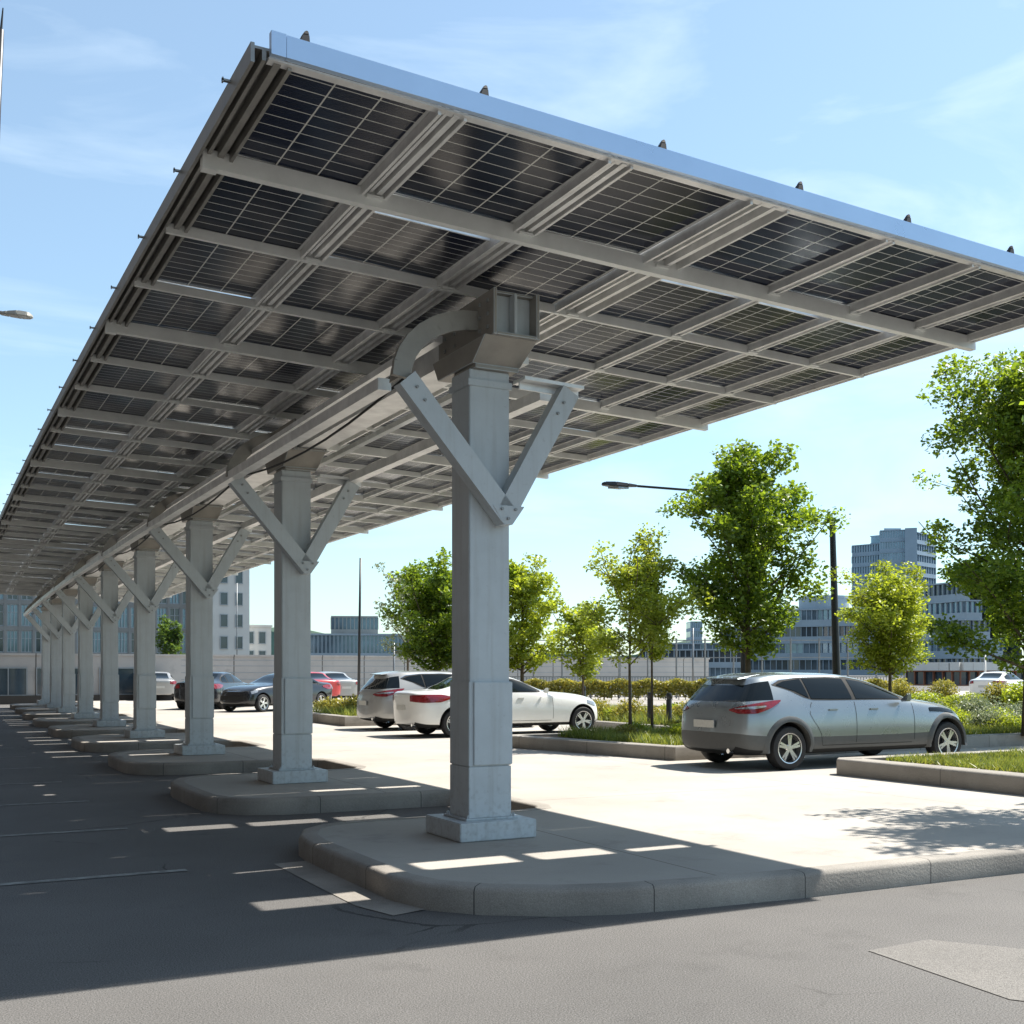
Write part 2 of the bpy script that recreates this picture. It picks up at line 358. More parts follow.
KH = 0.18
def offset_path(pts, d):                       # inwards is to the left of the walking direction
    out = []
    for i, p in enumerate(pts):
        a = Vector(pts[max(i-1, 0)]); b = Vector(pts[min(i+1, len(pts)-1)]); q = Vector(p)
        t1 = (q - a).normalized() if i > 0 else (b - q).normalized()
        t2 = (b - q).normalized() if i < len(pts)-1 else t1
        n1 = Vector((-t1.y, t1.x)); n2 = Vector((-t2.y, t2.x)); n = (n1 + n2).normalized()
        out.append(tuple(q + n * (d / max(0.4, n.dot(n1)))))
    return out
def sweep_path(pts, prof, name, m, closed=False, parent=None):
    # prof: list of (inward offset, z)
    b = MB(); rows = []
    P2 = pts
    if closed:
        ext = [pts[-1]] + list(pts) + [pts[0]]
        rows = [[(x, y, z) for x, y in offset_path(ext, o)[1:-1]] for o, z in prof]
    else:
        rows = [[(x, y, z) for x, y in offset_path(pts, o)] for o, z in prof]
    n = len(P2); vs = [v for r in rows for v in r]; fs = []
    for j in range(len(rows)-1):
        for i in range(n if closed else n-1):
            k = (i+1) % n
            fs.append((j*n+i, j*n+k, (j+1)*n+k, (j+1)*n+i))
    b.add(vs, fs)
    o = b.build(name, m, parent, autosm=50)
    acc = [0.0]
    for i in range(1, n+1):
        p, q = P2[i-1], P2[i % n]; acc.append(acc[-1] + math.hypot(q[0]-p[0], q[1]-p[1]))
    uv = o.data.uv_layers.new(name='UVMap')
    for f in o.data.polygons:
        ids = [o.data.loops[l].vertex_index % n for l in f.loop_indices]
        wrap = (0 in ids) and (n-1 in ids)
        for l, k in zip(f.loop_indices, ids): uv.data[l].uv = (acc[n] if (wrap and k == 0) else acc[k], 0.5)
    return o

path = []                                      # kerb outline, far left end first, then to the camera, then right
PER = 5.54; L0 = 9.05
isl = []
NCOL = 9
for k in range(NCOL):
    o = PER * k
    seg = []
    if k == 0:
        seg = [(14.0,6.12),(9.0,6.16),(7.2,6.2),(5.6,6.22),(4.7,6.28),(4.15,6.36),(3.75,6.5),(3.35,6.76),(3.08,7.08),(2.98,7.45)]
    else:
        seg = [(5.9,12.2-PER+o),(5.82,12.38-PER+o),(5.6,12.46-PER+o),(4.3,12.48-PER+o),(3.7,12.51-PER+o),(3.35,12.66-PER+o),(3.1,12.92-PER+o),(2.99,13.25-PER+o)]
    seg += [(2.97,8.4+o),(2.97,9.3+o),(3.02,9.7+o),(3.17,10.08+o),(3.42,10.32+o),(3.8,10.42+o),(5.6,10.45+o),(5.82,10.52+o),(5.9,10.7+o)]
    isl += seg
isl = [(x + cx(y), y) for x, y in isl]
isl += [(5.9 + cx(57.5), 57.8)]
path = isl[::-1]                               # walk from far to near then right: inside is on the left
path = [p for p in path] + [(90.0, 6.1)]
sweep_path(path, [(0, -0.02), (0.0, KH-0.035), (0.012, KH-0.010), (0.035, KH), (0.16, KH), (0.16, KH-0.03)], 'kerb', M['kerb'])['kind'] = 'structure'
inner = offset_path(path, 0.158)
b = MB(); poly = inner + [(90.0, 57.8)]
b.add([(x, y, KH-0.004) for x, y in poly], [tuple(range(len(poly)))])
o = b.build('pavement', M['concrete']); tag(o, kind='structure')
bm = bmesh.new(); bm.from_mesh(o.data); bmesh.ops.triangulate(bm, faces=bm.faces); bm.to_mesh(o.data); bm.free()
if o.data.polygons[0].normal.z < 0: o.data.flip_normals()
# gutter strip round the near island's left side
gp = [(x, y) for x, y in isl if y < 9.2 and x < 3.15][::1]
gp = sorted(set(gp), key=lambda p: -p[1]); gp = [(2.97, 9.35)] + gp[0:] 
go = offset_path(gp, -0.27); gi = offset_path(gp, 0.004)
b = MB(); n = len(gp)
b.add([(x, y, 0.005) for x, y in go] + [(x, y, 0.009) for x, y in gi], [(i, i+1, n+i+1, n+i) for i in range(n-1)])
tag(b.build('gutter_strip', M['gutter']), kind='structure')
# pale bay lines; their colour also paints in sun streaks on the lane
for k in range(16):
    y = L0 + 0.35 + k * 2.77
    tag(sheet('bay_line_sun_streak', [(-3.2,y-0.05),(2.0,y-0.05),(2.0,y+0.05),(-3.2,y+0.05)], 0.005, M['line_sun_streak']), kind='structure')
# repaired patch of asphalt, right foreground
pa, pb, pc, pd = P(862, 6.45), P(1110, 5.1), P(1130, 6.9), P(905, 6.95)
sheet('asphalt_patch', [P(868, 6.58), P(1010, 5.6), P(1180, 5.3), P(1160, 6.8), P(1020, 6.62), P(928, 6.85)], 0.004, M['patch'])

# leaf / grass helpers ------------------------------------------------
def leaf_mesh(name, C, size, rng, m, parent=None, aspect=0.62, loc=None, updown=0.5):
    n = len(C); 
    d1 = rng.normal(size=(n, 3)); d1[:, 2] *= updown; d1 /= np.linalg.norm(d1, axis=1)[:, None]
    d2 = rng.normal(size=(n, 3)); d2 -= (d2*d1).sum(1)[:, None]*d1; d2 /= np.linalg.norm(d2, axis=1)[:, None]
    s = (size * rng.uniform(0.6, 1.35, n))[:, None]
    a = C - d1*s*0.5; c = C + d1*s*0.5; b = C + d2*s*aspect*0.5 + d1*s*0.06; d = C - d2*s*aspect*0.5 + d1*s*0.06
    V = np.stack([a, b, c, d], 1).reshape(-1, 3)
    me = bpy.data.meshes.new(name)
    me.vertices.add(4*n); me.vertices.foreach_set('co', V.ravel().astype(np.float32))
    me.loops.add(4*n); me.loops.foreach_set('vertex_index', np.arange(4*n, dtype=np.int32))
    me.polygons.add(n); me.polygons.foreach_set('loop_start', np.arange(0, 4*n, 4, dtype=np.int32))
    me.update(calc_edges=True); me.materials.append(m)
    o = bpy.data.objects.new(name, me); COL.objects.link(o)
    if parent is not None: o.parent = parent
    if loc: o.location = loc
    return o
def grass_field(name, x0, x1, y0, y1, z, n, h, m, seed=1, lean=0.5):
    rng = np.random.default_rng(seed)
    x = rng.uniform(x0, x1, n); y = rng.uniform(y0, y1, n); a = rng.uniform(0, 2*np.pi, n)
    w = 0.006 + 0.006*rng.random(n)
    patch = 0.55 + 0.45*np.sin(x*2.1+1.3*np.sin(y*1.7))*np.sin(y*2.7+x)
    H = h * rng.uniform(0.4, 1.1, n) * (0.6+0.6*patch)
    lx = rng.normal(size=n)*H*lean; ly = rng.normal(size=n)*H*lean
    V = np.empty((n, 3, 3)); V[:, 0] = np.stack([x-np.cos(a)*w, y-np.sin(a)*w, np.full(n, z)], 1)
    V[:, 1] = np.stack([x+np.cos(a)*w, y+np.sin(a)*w, np.full(n, z)], 1); V[:, 2] = np.stack([x+lx, y+ly, z+H], 1)
    me = bpy.data.meshes.new(name); me.vertices.add(3*n); me.vertices.foreach_set('co', V.ravel().astype(np.float32))
    me.loops.add(3*n); me.loops.foreach_set('vertex_index', np.arange(3*n, dtype=np.int32))
    me.polygons.add(n); me.polygons.foreach_set('loop_start', np.arange(0, 3*n, 3, dtype=np.int32)); me.update(calc_edges=True)
    me.materials.append(m)
    o = bpy.data.objects.new(name, me); COL.objects.link(o); tag(o, kind='stuff'); return o

# planters ------------------------------------------------------------
def planter(pts, h, w, label):
    t = empty('planter_bed', (0, 0, 0)); tag(t, label, 'planter')
    z0 = KH - 0.01; z1 = KH + h
    sweep_path(pts, [(0, z0), (0, z1-0.03), (0.012, z1-0.008), (0.03, z1), (w, z1), (w, z1-0.08)], 'kerb_edge', M['planter'], closed=True, parent=t)
    ip = offset_path([pts[-1]] + pts + [pts[0]], w-0.005)[1:-1]
    b = MB(); b.add([(x, y, z1-0.04) for x, y in ip], [tuple(range(len(ip)))]); s = b.build('soil_bed', M['soil'], t)
    return t
planter([(11.3,4.5),(30,4.5),(30,12.05),(11.45,12.05),(11.3,11.9)], 0.22, 0.32, 'low concrete planter kerb with grass, in front of the silver car at the right')
planter([(10.8,14.95),(34,14.95),(34,19.3),(10.0,19.3),(9.9,19.1)], 0.22, 0.25, 'concrete planter with grass and saplings between the silver and white cars')
planter([(14.9,20.3),(34,20.3),(34,24.8),(14.9,24.8)], 0.2, 0.2, 'planter of yellow shrubs in front of the white car')
planter([(10.0,28.2),(24,28.2),(24,32.4),(10.0,32.4)], 0.25, 0.25, 'far concrete planter with grass behind the grey hatchback')
zt = KH + 0.18
tag(grass_field('grass', 12.0, 22, 8.2, 11.75, zt, 60000, 0.11, M['grass'], 1), label=None)
grass_field('grass', 10.9, 20, 15.3, 18.9, zt, 42000, 0.20, M['grass'], 2)
grass_field('grass', 15.2, 30, 20.6, 24.5, zt, 20000, 0.3, M['grass'], 3)
grass_field('grass', 20, 33, 15.3, 18.9, zt, 20000, 0.28, M['grass'], 5)
grass_field('grass', 10.3, 20, 28.5, 32.1, zt, 14000, 0.3, M['grass'], 4)

# ------------------------------------------------------------------ solar carport
SL = -0.036                                    # soffit falls to the right
ANG = math.atan(0.036)
WL, WR = 1.80, 9.03
FL = 6.33; ROW = 1.385; NROW = 35
LEND = FL + ROW * NROW
def zb(w): return 5.03 + SL * (w - 1.85)       # underside of fascia / panel plane
root = empty('solar_carport', (4.42, 8.98, KH))
tag(root, 'long solar panel canopy on a row of grey Y-braced steel columns over the pavement edge', 'carport')
RX, RY, RZ = 4.42, 8.98, KH
class MR(MB):                                  # world coordinates in, root coordinates out
    def build(s, name, mats, parent=None, **k):
        s.v = [(x-RX, y-RY, z-RZ) for x, y, z in s.v]
        return MB.build(s, name, mats, parent, **k)

cols = [(1.93,2.84),(3.04,4.06),(4.25,5.22),(5.60,6.53),(6.61,7.46),(7.54,8.27),(8.35,8.97)]
GAPL = 0.15
def make_panel(w, l=ROW - GAPL):
    h = 0.035; f = 0.018
    b = MB()
    b.add([(-w/2+f,-l/2+f,0.004),(w/2-f,-l/2+f,0.004),(w/2-f,l/2-f,0.004),(-w/2+f,l/2-f,0.004)], [(0,3,2,1)], 0)
    b.add([(-w/2+f,-l/2+f,h-0.003),(w/2-f,-l/2+f,h-0.003),(w/2-f,l/2-f,h-0.003),(-w/2+f,l/2-f,h-0.003)], [(0,1,2,3)], 0)
    for (x0,x1,y0,y1) in ((-w/2,w/2,-l/2,-l/2+f),(-w/2,w/2,l/2-f,l/2),(-w/2,-w/2+f,-l/2+f,l/2-f),(w/2-f,w/2,-l/2+f,l/2-f)):
        b.box(x0,x1,y0,y1,0,h,1)
    me = bpy.data.meshes.new('solar_panel'); me.from_pydata(b.v, [], b.f); me.materials.append(M['cells']); me.materials.append(M['alu'])
    me.polygons.foreach_set('material_index', b.m)
    uv = me.uv_layers.new(name='uv')
    for p in me.polygons:
        for li in p.loop_indices:
            v = me.vertices[me.loops[li].vertex_index].co
            uv.data[li].uv = (v.x/(w-2*f)+0.5, v.y/(l-2*f)+0.5)
    return me
rnd = random.Random(7)
pm = [make_panel(b_-a_) for a_, b_ in cols]; pm0 = [make_panel(b_-a_, ROW-0.02) for a_, b_ in cols]
cells_all = [(r, c) for r in range(NROW) for c in range(7)]
near = cells_all[:98]
far_mb = []
opened = {}  # shortened panels: gaps added so sun streaks reach the ground
for r_, c_ in cells_all: opened[(r_, c_)] = r_ > 0 and rnd.random() < 0.25
WIDE = 0.33  # wider gap behind beams, added to throw sun patches below
wide = {rc: (rc[0] % 3 == 1 and rc[1] in (1, 3, 4, 5) and (rc[0] == 1 or rnd.random() < 0.65)) for rc in cells_all}
pw = [make_panel(b_-a_, ROW-WIDE) for a_, b_ in cols]
def ppos(r, c):
    a_, b_ = cols[c]; w = (a_+b_)/2; l = FL + 0.02 + ROW*(r+0.5) + (WIDE/2 if wide[(r, c)] else GAPL/2 if opened[(r, c)] else 0.0)
    return Vector((w + cx(l), l, zb(w) + 0.03))
for r, c in cells_all:
    p = ppos(r, c) + Vector((0, rnd.uniform(-0.004, 0.02) if opened[(r, c)] and not wide[(r, c)] else 0, 0))
    rot = (R(rnd.uniform(-0.6, 0.6)), ANG + R(rnd.uniform(-0.7, 0.7)), 0)
    if (r, c) in near:
        o = bpy.data.objects.new('solar_panel', pw[c] if wide[(r, c)] else pm[c] if opened[(r, c)] else pm0[c]); COL.objects.link(o); o.parent = root
        o.location = p - Vector((RX, RY, RZ)); o.rotation_euler = rot
    else:
        far_mb.append((pw[c] if wide[(r, c)] else pm[c] if opened[(r, c)] else pm0[c], p, rot))
bm = bmesh.new(); uvl = bm.loops.layers.uv.new('uv')
from mathutils import Euler
for c, p, rot in far_mb:
    tmp = c.copy(); tmp.transform(Matrix.Translation(p - Vector((RX, RY, RZ))) @ Euler(rot).to_matrix().to_4x4())
    bm.from_mesh(tmp); bpy.data.meshes.remove(tmp)
me = bpy.data.meshes.new('solar_panel'); bm.to_mesh(me); bm.free(); me.materials.append(M['cells']); me.materials.append(M['alu'])
o = bpy.data.objects.new('solar_panels', me); COL.objects.link(o); o.parent = root; o['kind'] = 'stuff'

# purlins (rails along the length)
def purlin(w, width, deep=0.0):
    z = zb(w); b = MR(); e = width/2 + 0.022
    secs = [(w-e, w-e+0.022, z-0.035, z+0.075), (w+e-0.022, w+e, z-0.035, z+0.075),
            (w-e+0.022, w+e-0.022, z+0.045, z+0.06), (w-e*0.35-0.012, w-e*0.35+0.012, z-0.012, z+0.045), (w+e*0.3-0.02, w+e*0.3+0.02, z-0.02-deep, z+0.045)]
    b.sweepL(secs, FL+0.022, LEND)
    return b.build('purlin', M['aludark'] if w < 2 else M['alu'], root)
for w, wd in ((1.82, 0.19), (2.94, 0.15), (4.155, 0.15), (5.41, 0.31), (6.57, 0.05), (7.50, 0.055), (8.31, 0.055), (9.0, 0.045)):
    purlin(w, wd)
# cross beams under every row joint
def cross_beam(k):
    l = FL + ROW*k; major = (k % 3 == 1)
    h = 0.062 if major else 0.018; w = 0.07 if major else 0.035
    wl = (WL-0.06) if major else WL-0.02; wr = WR+0.03 if major else WR-0.02
    b = MR(); o = -0.036; c = cx(l)
    z0 = zb(wl) + o; z1 = zb(wr) + o
    def bx(w0, w1, hh, ya, yb, up=0.022):
        za, zc = zb(w0)+o, zb(w1)+o; ta, tc_ = zb(w0)+up, zb(w1)+up
        b.add([(w0+c,l+ya,za-hh),(w1+c,l+ya,zc-hh),(w1+c,l+yb,zc-hh),(w0+c,l+yb,za-hh),(w0+c,l+ya,ta),(w1+c,l+ya,tc_),(w1+c,l+yb,tc_),(w0+c,l+yb,ta)],
              [(0,3,2,1),(4,5,6,7),(0,1,5,4),(1,2,6,5),(2,3,7,6),(3,0,4,7)])
    bx(wl, wr, h, -w/2, w/2)
    if major: bx(wl-0.002, wl+0.1, h+0.012, -w/2-0.004, w/2+0.004, 0.018)
    for w_ in (2.94, 4.155, 5.41, 6.57, 7.50, 8.31):
        bx(w_-0.06, w_+0.06, 0.012, -w/2-0.03, w/2+0.03, -0.03)
    return b.build('cross_beam', M['beam'], root)
for k in range(1, NROW+1): cross_beam(k)
# front and rear fascia
for l, nm in ((FL-0.028, 'fascia'), (LEND+0.03, 'fascia')):
    b = MR(); c = cx(l)
    def fb(w0, w1, za, zc, ya, yb):
        b.add([(w0+c,l+ya,zb(w0)+za),(w1+c,l+ya,zb(w1)+za),(w1+c,l+yb,zb(w1)+za),(w0+c,l+yb,zb(w0)+za),
               (w0+c,l+ya,zb(w0)+zc),(w1+c,l+ya,zb(w1)+zc),(w1+c,l+yb,zb(w1)+zc),(w0+c,l+yb,zb(w0)+zc)],
              [(0,3,2,1),(4,5,6,7),(0,1,5,4),(1,2,6,5),(2,3,7,6),(3,0,4,7)])
    fb(1.80, 1.885, -0.002, 0.128, -0.022, 0.022); fb(1.888, WR+0.02, 0.0, 0.125, -0.02, 0.02)
    f = b.build(nm, M['fascia'], root)
b = MR(); l = FL+0.03
b.add([(1.8,l-0.035,zb(1.8)-0.012),(WR,l-0.035,zb(WR)-0.012),(WR,l+0.03,zb(WR)-0.012),(1.8,l+0.03,zb(1.8)-0.012),
       (1.8,l-0.035,zb(1.8)-0.001),(WR,l-0.035,zb(WR)-0.001),(WR,l+0.03,zb(WR)+0.02),(1.8,l+0.03,zb(1.8)+0.02)],
      [(0,3,2,1),(4,5,6,7),(0,1,5,4),(1,2,6,5),(2,3,7,6),(3,0,4,7)])
b.build('drip_edge', M['alu'], root)
# black panel clamps standing on the front fascia and little lugs along the left edge
def t_to_w(px, L):
    t = (px-512)/1152; return L*(SY+CY*t)/(CY-SY*t)
for px in (303, 482, 660, 797, 905, 1008):
    w = t_to_w(px, FL); z = zb(w)+0.124; b = MR(); y = FL-0.02
    b.hexa([(w-0.032,y-0.02,z),(w+0.03,y-0.02,z),(w+0.03,y+0.03,z),(w-0.032,y+0.03,z)],
           [(w-0.012,y-0.014,z+0.045),(w+0.028,y-0.014,z+0.05),(w+0.028,y+0.02,z+0.05),(w-0.012,y+0.02,z+0.045)])
    b.hexa([(w-0.012,y-0.014,z+0.044),(w+0.028,y-0.014,z+0.049),(w+0.028,y+0.02,z+0.049),(w-0.012,y+0.02,z+0.044)],
           [(w+0.006,y-0.008,z+0.072),(w+0.022,y-0.008,z+0.075),(w+0.022,y+0.012,z+0.075),(w+0.006,y+0.012,z+0.072)])
    b.build('panel_clamp', M['black'], root, bevel=0.004)
for k in range(0, NROW):
    for fr in (0.35,):
        l = FL + ROW*(k+fr); c = cx(l); z = zb(1.72)+0.05; b = MR()
        b.box(1.655+c, 1.72+c, l-0.012, l+0.012, z, z+0.012); b.box(1.655+c, 1.663+c, l-0.012, l+0.012, z-0.008, z+0.02)
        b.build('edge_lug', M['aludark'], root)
        if k > 18: break
# longitudinal girder and side rails on the column line
b = MR()
b.sweepL([(4.36,4.70,4.40,4.42),(4.36,4.38,4.42,4.74),(4.68,4.70,4.42,4.74),(4.36,4.70,4.74,4.76)], 9.5, LEND-0.5)
b.build('girder', M['alu'], root)
for w, z in ((3.58, 4.02), (5.14, 4.10)):
    b = MR(); b.sweepL([(w-0.06,w+0.06,z-0.05,z+0.05)], 9.1, LEND-1.0); b.build('side_rail', M['alu'], root)
for w, z in ((3.86, 4.34), (4.12, 4.5), (4.98, 4.42)):
    b = MR(); b.sweepL([(w-0.04,w+0.04,z-0.03,z+0.03)], 9.2, LEND-1.0); b.build('secondary_rail', M['alu'], root)

for off, sag in ((0.0, 0.10), (0.05, 0.16)):
    b = MR()
    for k in range(NCOL-1):
        pts = []
        for q in range(9):
            l = 9.2 + PER*(k + q/8); pts.append((3.74+off+cx(l), l, 4.16 - off - sag*4*(q/8)*(1-q/8)))
        b.tube(pts, 0.013, 5)
    b.build('cable', M['black'], root, smooth=True)
# columns --------------------------------------------------------------
def make_column():
    c = MB()                                   # origin at the plinth's centre on the pavement
    x0, x1, y0, y1 = -0.19, 0.19, -0.18, 0.18
    z = 0.17
    c.box(x0, x1, y0, y1, z, 3.985)
    c.box(x0-0.004, x0+0.008, y0-0.003, y0+0.012, 1.33, 3.90)
    col = c.build('column', M['post'], root, bevel=0.008)
    s = MB(); s.box(x0-0.012, x1+0.012, y0-0.014, y1+0.012, z, 0.605); s.box(x0-0.012, x1+0.012, y0-0.014, y1+0.012, 0.612, 1.33)
    s.box(x0+0.03, x1+0.016, y0-0.03, y0-0.01, 0.62, 1.325); s.build('access_cover', M['post'], col, bevel=0.004)
    p = MB(); p.box(-0.36, 0.36, -0.36, 0.36, 0, 0.155); p.box(-0.25, 0.25, -0.24, 0.24, 0.155, 0.172)
    for sx in (-1, 1):
        for sy in (-1, 1):
            p.lathe([(0.0,0.03),(0.016,0.03),(0.016,0)], (sx*0.215, sy*0.205, 0.172), axis='z', n=6)
    p.build('plinth', M['post'], col, bevel=0.008)
    # capital: collar, tapered block and open channel end
    k = MB()
    k.box(x0-0.02, x1+0.02, y0-0.02, y1+0.02, 3.84, 3.90, 0)
    k.box(x0+0.03, x1+0.06, y0-0.06, y1+0.02, 3.985, 4.02, 1)
    k.hexa([(x0,y0-0.06,4.02),(x1+0.07,y0-0.06,4.02),(x1+0.07,y1+0.3,4.02),(x0,y1+0.3,4.02)],
           [(x0-0.02,-0.52,4.19),(x1+0.09,-0.52,4.19),(x1+0.09,0.55,4.19),(x0-0.02,0.55,4.19)], 1)
    k.box(-0.06-0.09, -0.06-0.06, -0.56, 0.55, 4.19, 4.57, 1); k.box(0.25, 0.28, -0.56, 0.55, 4.19, 4.57, 1)
    k.box(-0.12, 0.25, -0.56, 0.55, 4.19, 4.215, 1); k.box(-0.12, 0.25, -0.50, 0.55, 4.55, 4.57, 1)
    k.box(-0.12, 0.25, -0.44, -0.42, 4.215, 4.55, 0); k.box(0.05, 0.075, -0.545, -0.44, 4.215, 4.55, 0)
    k.build('capital', [M['post'], M['cap']], col, bevel=0.005)
    # struts (channel section) and gusset, on the front face
    gx, gz = 0.085, 2.76; y = -0.26
    for (tx, tz) in ((-0.82, 3.80), (0.72, 3.86)):
        s = MB(); a = Vector((gx, y, gz)); t = Vector((tx, y, tz)); d = (t-a).normalized(); a = a - d*0.04; n = Vector((-d.z, 0, d.x))
        w = 0.175
        s.beam(a + Vector((0,-0.07,0)), t + Vector((0,-0.07,0)), w, 0.014, up=(0,1,0))
        for sg in (-1, 1):
            s.beam(a + n*sg*(w/2-0.006) + Vector((0,0.0,0)), t + n*sg*(w/2-0.006), 0.012, 0.126, up=(0,1,0))
        s.build('strut', M['post'], col)
    g = MB()
    g.hexa([(gx-0.03,y-0.078,gz-0.10),(gx-0.03,y+0.09,gz-0.10),(gx+0.055,y+0.09,gz-0.10),(gx+0.055,y-0.078,gz-0.10)][::-1],
           [(gx-0.14,y-0.082,gz+0.06),(gx-0.14,y+0.09,gz+0.06),(gx+0.17,y+0.09,gz+0.06),(gx+0.17,y-0.082,gz+0.06)][::-1])
    g.build('gusset_plate', M['post'], col, bevel=0.004)
    bl = MB()
    for (bx_, bz_) in ((gx-0.05,gz+0.03),(gx+0.08,gz+0.03),(gx+0.01,gz-0.05),(-0.74,3.73),(-0.67,3.63),(0.64,3.75),(0.58,3.65)):
        bl.lathe([(0.013,-0.096 if bz_ > 3 else -0.098),(0.013,-0.076)], (bx_, y, bz_), axis='y', n=6)
        bl.lathe([(0.0,-0.096 if bz_ > 3 else -0.098),(0.013,-0.096 if bz_ > 3 else -0.098)], (bx_, y, bz_), axis='y', n=6)
    for bz_ in (4.27, 4.38, 4.49):
        for by_ in (-0.45, -0.30, 0.2, 0.4): bl.lathe([(0.0,0),(0.014,0)], (0, 0, 0), axis='y', n=3) if False else bl.box(-0.162, -0.149, by_-0.014, by_+0.014, bz_-0.014, bz_+0.014)
    bl.build('bolt', M['postseam'], col)
    # curved haunch from the left strut head up to the girder, flat arm on the right
    h = MB(); n = 9; pts = []
    for i in range(n):
        t = i/(n-1); a = math.pi/2*t
        pts.append(Vector((-0.84 + 0.70*(1-math.cos(a)), y+0.02, 3.82 + 0.55*math.sin(a))))
    for i in range(n-1):
        h.beam(pts[i], pts[i+1] + (pts[i+1]-pts[i])*0.12, 0.16, 0.05, up=(0,1,0.001))
        h.beam(pts[i]+Vector((0,0.12,0)), pts[i+1]+Vector((0,0.12,0)), 0.02, 0.22, up=(0,1,0.001))
    h.build('haunch', M['cap'], col, autosm=40)
    ar = MB(); ar.beam((0.27,y+0.05,3.93), (0.86,y+0.05,3.91), 0.22, 0.03, up=(0,0,1)); ar.beam((0.27,y+0.05,3.885), (0.86,y+0.05,3.865), 0.02, 0.06)
    ar.build('bracket_arm', M['alu'], col)
    return col
col0 = make_column(); col0.location = (0, 0, 0)
for k in range(1, NCOL):
    c = copy_tree(col0, root); c.location = (cx(L0+PER*k), PER*k, 0)

# ------------------------------------------------------------------ cars
def paint(name, col, metal=0.5, rough=0.32, coat=0.8):
    m = mat(name, col, rough, metal, 0.03, 2.0, coat=coat); return m
M['silver'] = paint('silver_paint', (0.27, 0.30, 0.315), 0.65, 0.28)
M['white'] = paint('white_paint', (0.72, 0.72, 0.70), 0.0, 0.3)
M['palegrey'] = paint('pale_grey_paint', (0.33, 0.33, 0.32), 0.3, 0.35)
M['blackpaint'] = paint('black_paint', (0.012, 0.013, 0.016), 0.2, 0.25)
M['redpaint'] = paint('red_paint', (0.45, 0.03, 0.03), 0.1, 0.3)
M['carglass'] = mat('car_glass', (0.006, 0.009, 0.011), 0.04, 0, 0, spec=0.3)
M['cladding'] = mat('grey_cladding', (0.075, 0.078, 0.078), 0.5, 0, 0.1, 10)
M['tyre'] = mat('tyre_rubber', (0.015, 0.015, 0.016), 0.75, 0, 0.2, 30)
M['rim'] = mat('alloy_rim', (0.62, 0.62, 0.61), 0.25, 0.9, 0.05, 10)
M['taillight'] = mat('red_lens', (0.19, 0.004, 0.008), 0.12, 0, 0.45, 30, coat=1.0)
M['headlight'] = mat('clear_lens', (0.30, 0.32, 0.34), 0.08, 0.4, 0.4, 20, coat=1.0)
M['chrome'] = mat('chrome', (0.7, 0.7, 0.7), 0.12, 1.0)
M['plate'] = mat('number_plate', (0.5, 0.5, 0.47), 0.5, 0, 0.1, 30)
M['plain_dark'] = mat('underbody_dark', (0.01, 0.01, 0.01), 0.8)

# station rows: x_low, x_belt, x_roof, z3, z4, z5, z6, z8, y2, y4, y5, y6
CROSS = [
 (-.80,-.73,-.44, .52,.80,.955,1.26,1.325, .66,.70,.64,.46),
 (-.66,-.62,-.40, .50,.80,.965,1.30,1.365, .80,.82,.76,.55),
 (-.36,-.28,-.16, .48,.79,.985,1.335,1.392, .86,.88,.82,.60),
 ( .06, .38,-.02, .47,.72,.985,1.350,1.405, .87,.895,.83,.62),
 ( .60, .64, .56, .46,.70,.985,1.355,1.412, .87,.895,.84,.63),
 ( .66, .70, .62, .46,.70,.985,1.355,1.412, .87,.895,.84,.63),
 (1.20,1.24,1.14, .46,.70,.985,1.345,1.405, .87,.895,.845,.63),
 (1.28,1.32,1.22, .46,.70,.985,1.34,1.400, .87,.895,.845,.63),
 (1.75,1.80,1.68, .46,.70,.983,1.275,1.345, .87,.895,.845,.62),
 (2.12,2.22,2.05, .46,.71,.975,1.160,1.235, .87,.895,.84,.63),
 (2.52,2.54,2.50, .47,.72,.960,.985,1.025, .87,.89,.82,.69),
 (2.90,2.90,2.90, .48,.73,.930,.955,.990, .87,.885,.80,.66),
 (3.30,3.30,3.28, .48,.72,.875,.905,.940, .86,.86,.76,.61),
 (3.62,3.58,3.54, .46,.68,.795,.825,.850, .80,.78,.68,.54),
 (3.80,3.74,3.68, .44,.60,.680,.705,.725, .62,.60,.54,.44)]
SALOON = [
 (-.88,-.90,-.84, .50,.78,.965,1.00,1.02, .62,.68,.64,.56),
 (-.70,-.68,-.62, .48,.78,.975,1.01,1.035, .80,.82,.76,.64),
 (-.36,-.34,-.30, .46,.76,.975,1.02,1.055, .86,.88,.82,.68),
 ( .02, .14, .10, .45,.70,.975,1.09,1.15, .87,.895,.83,.66),
 ( .50, .54, .48, .44,.68,.975,1.30,1.37, .87,.895,.84,.62),
 ( .58, .62, .56, .44,.68,.975,1.32,1.385, .87,.895,.84,.62),
 (1.10,1.14,1.04, .44,.68,.975,1.35,1.41, .87,.895,.84,.62),
 (1.18,1.22,1.12, .44,.68,.975,1.35,1.41, .87,.895,.84,.62),
 (1.62,1.66,1.54, .44,.68,.970,1.305,1.37, .87,.895,.84,.62),
 (1.95,2.06,1.88, .44,.69,.965,1.170,1.24, .87,.895,.84,.63),
 (2.36,2.38,2.34, .45,.70,.950,.975,1.010, .87,.89,.82,.69),
 (2.85,2.85,2.85, .46,.71,.925,.950,.985, .87,.885,.80,.66),
 (3.32,3.32,3.30, .46,.71,.885,.910,.945, .86,.86,.77,.62),
 (3.66,3.64,3.62, .44,.68,.815,.840,.870, .80,.79,.69,.56),
 (3.84,3.82,3.80, .42,.58,.700,.725,.745, .64,.63,.57,.46)]
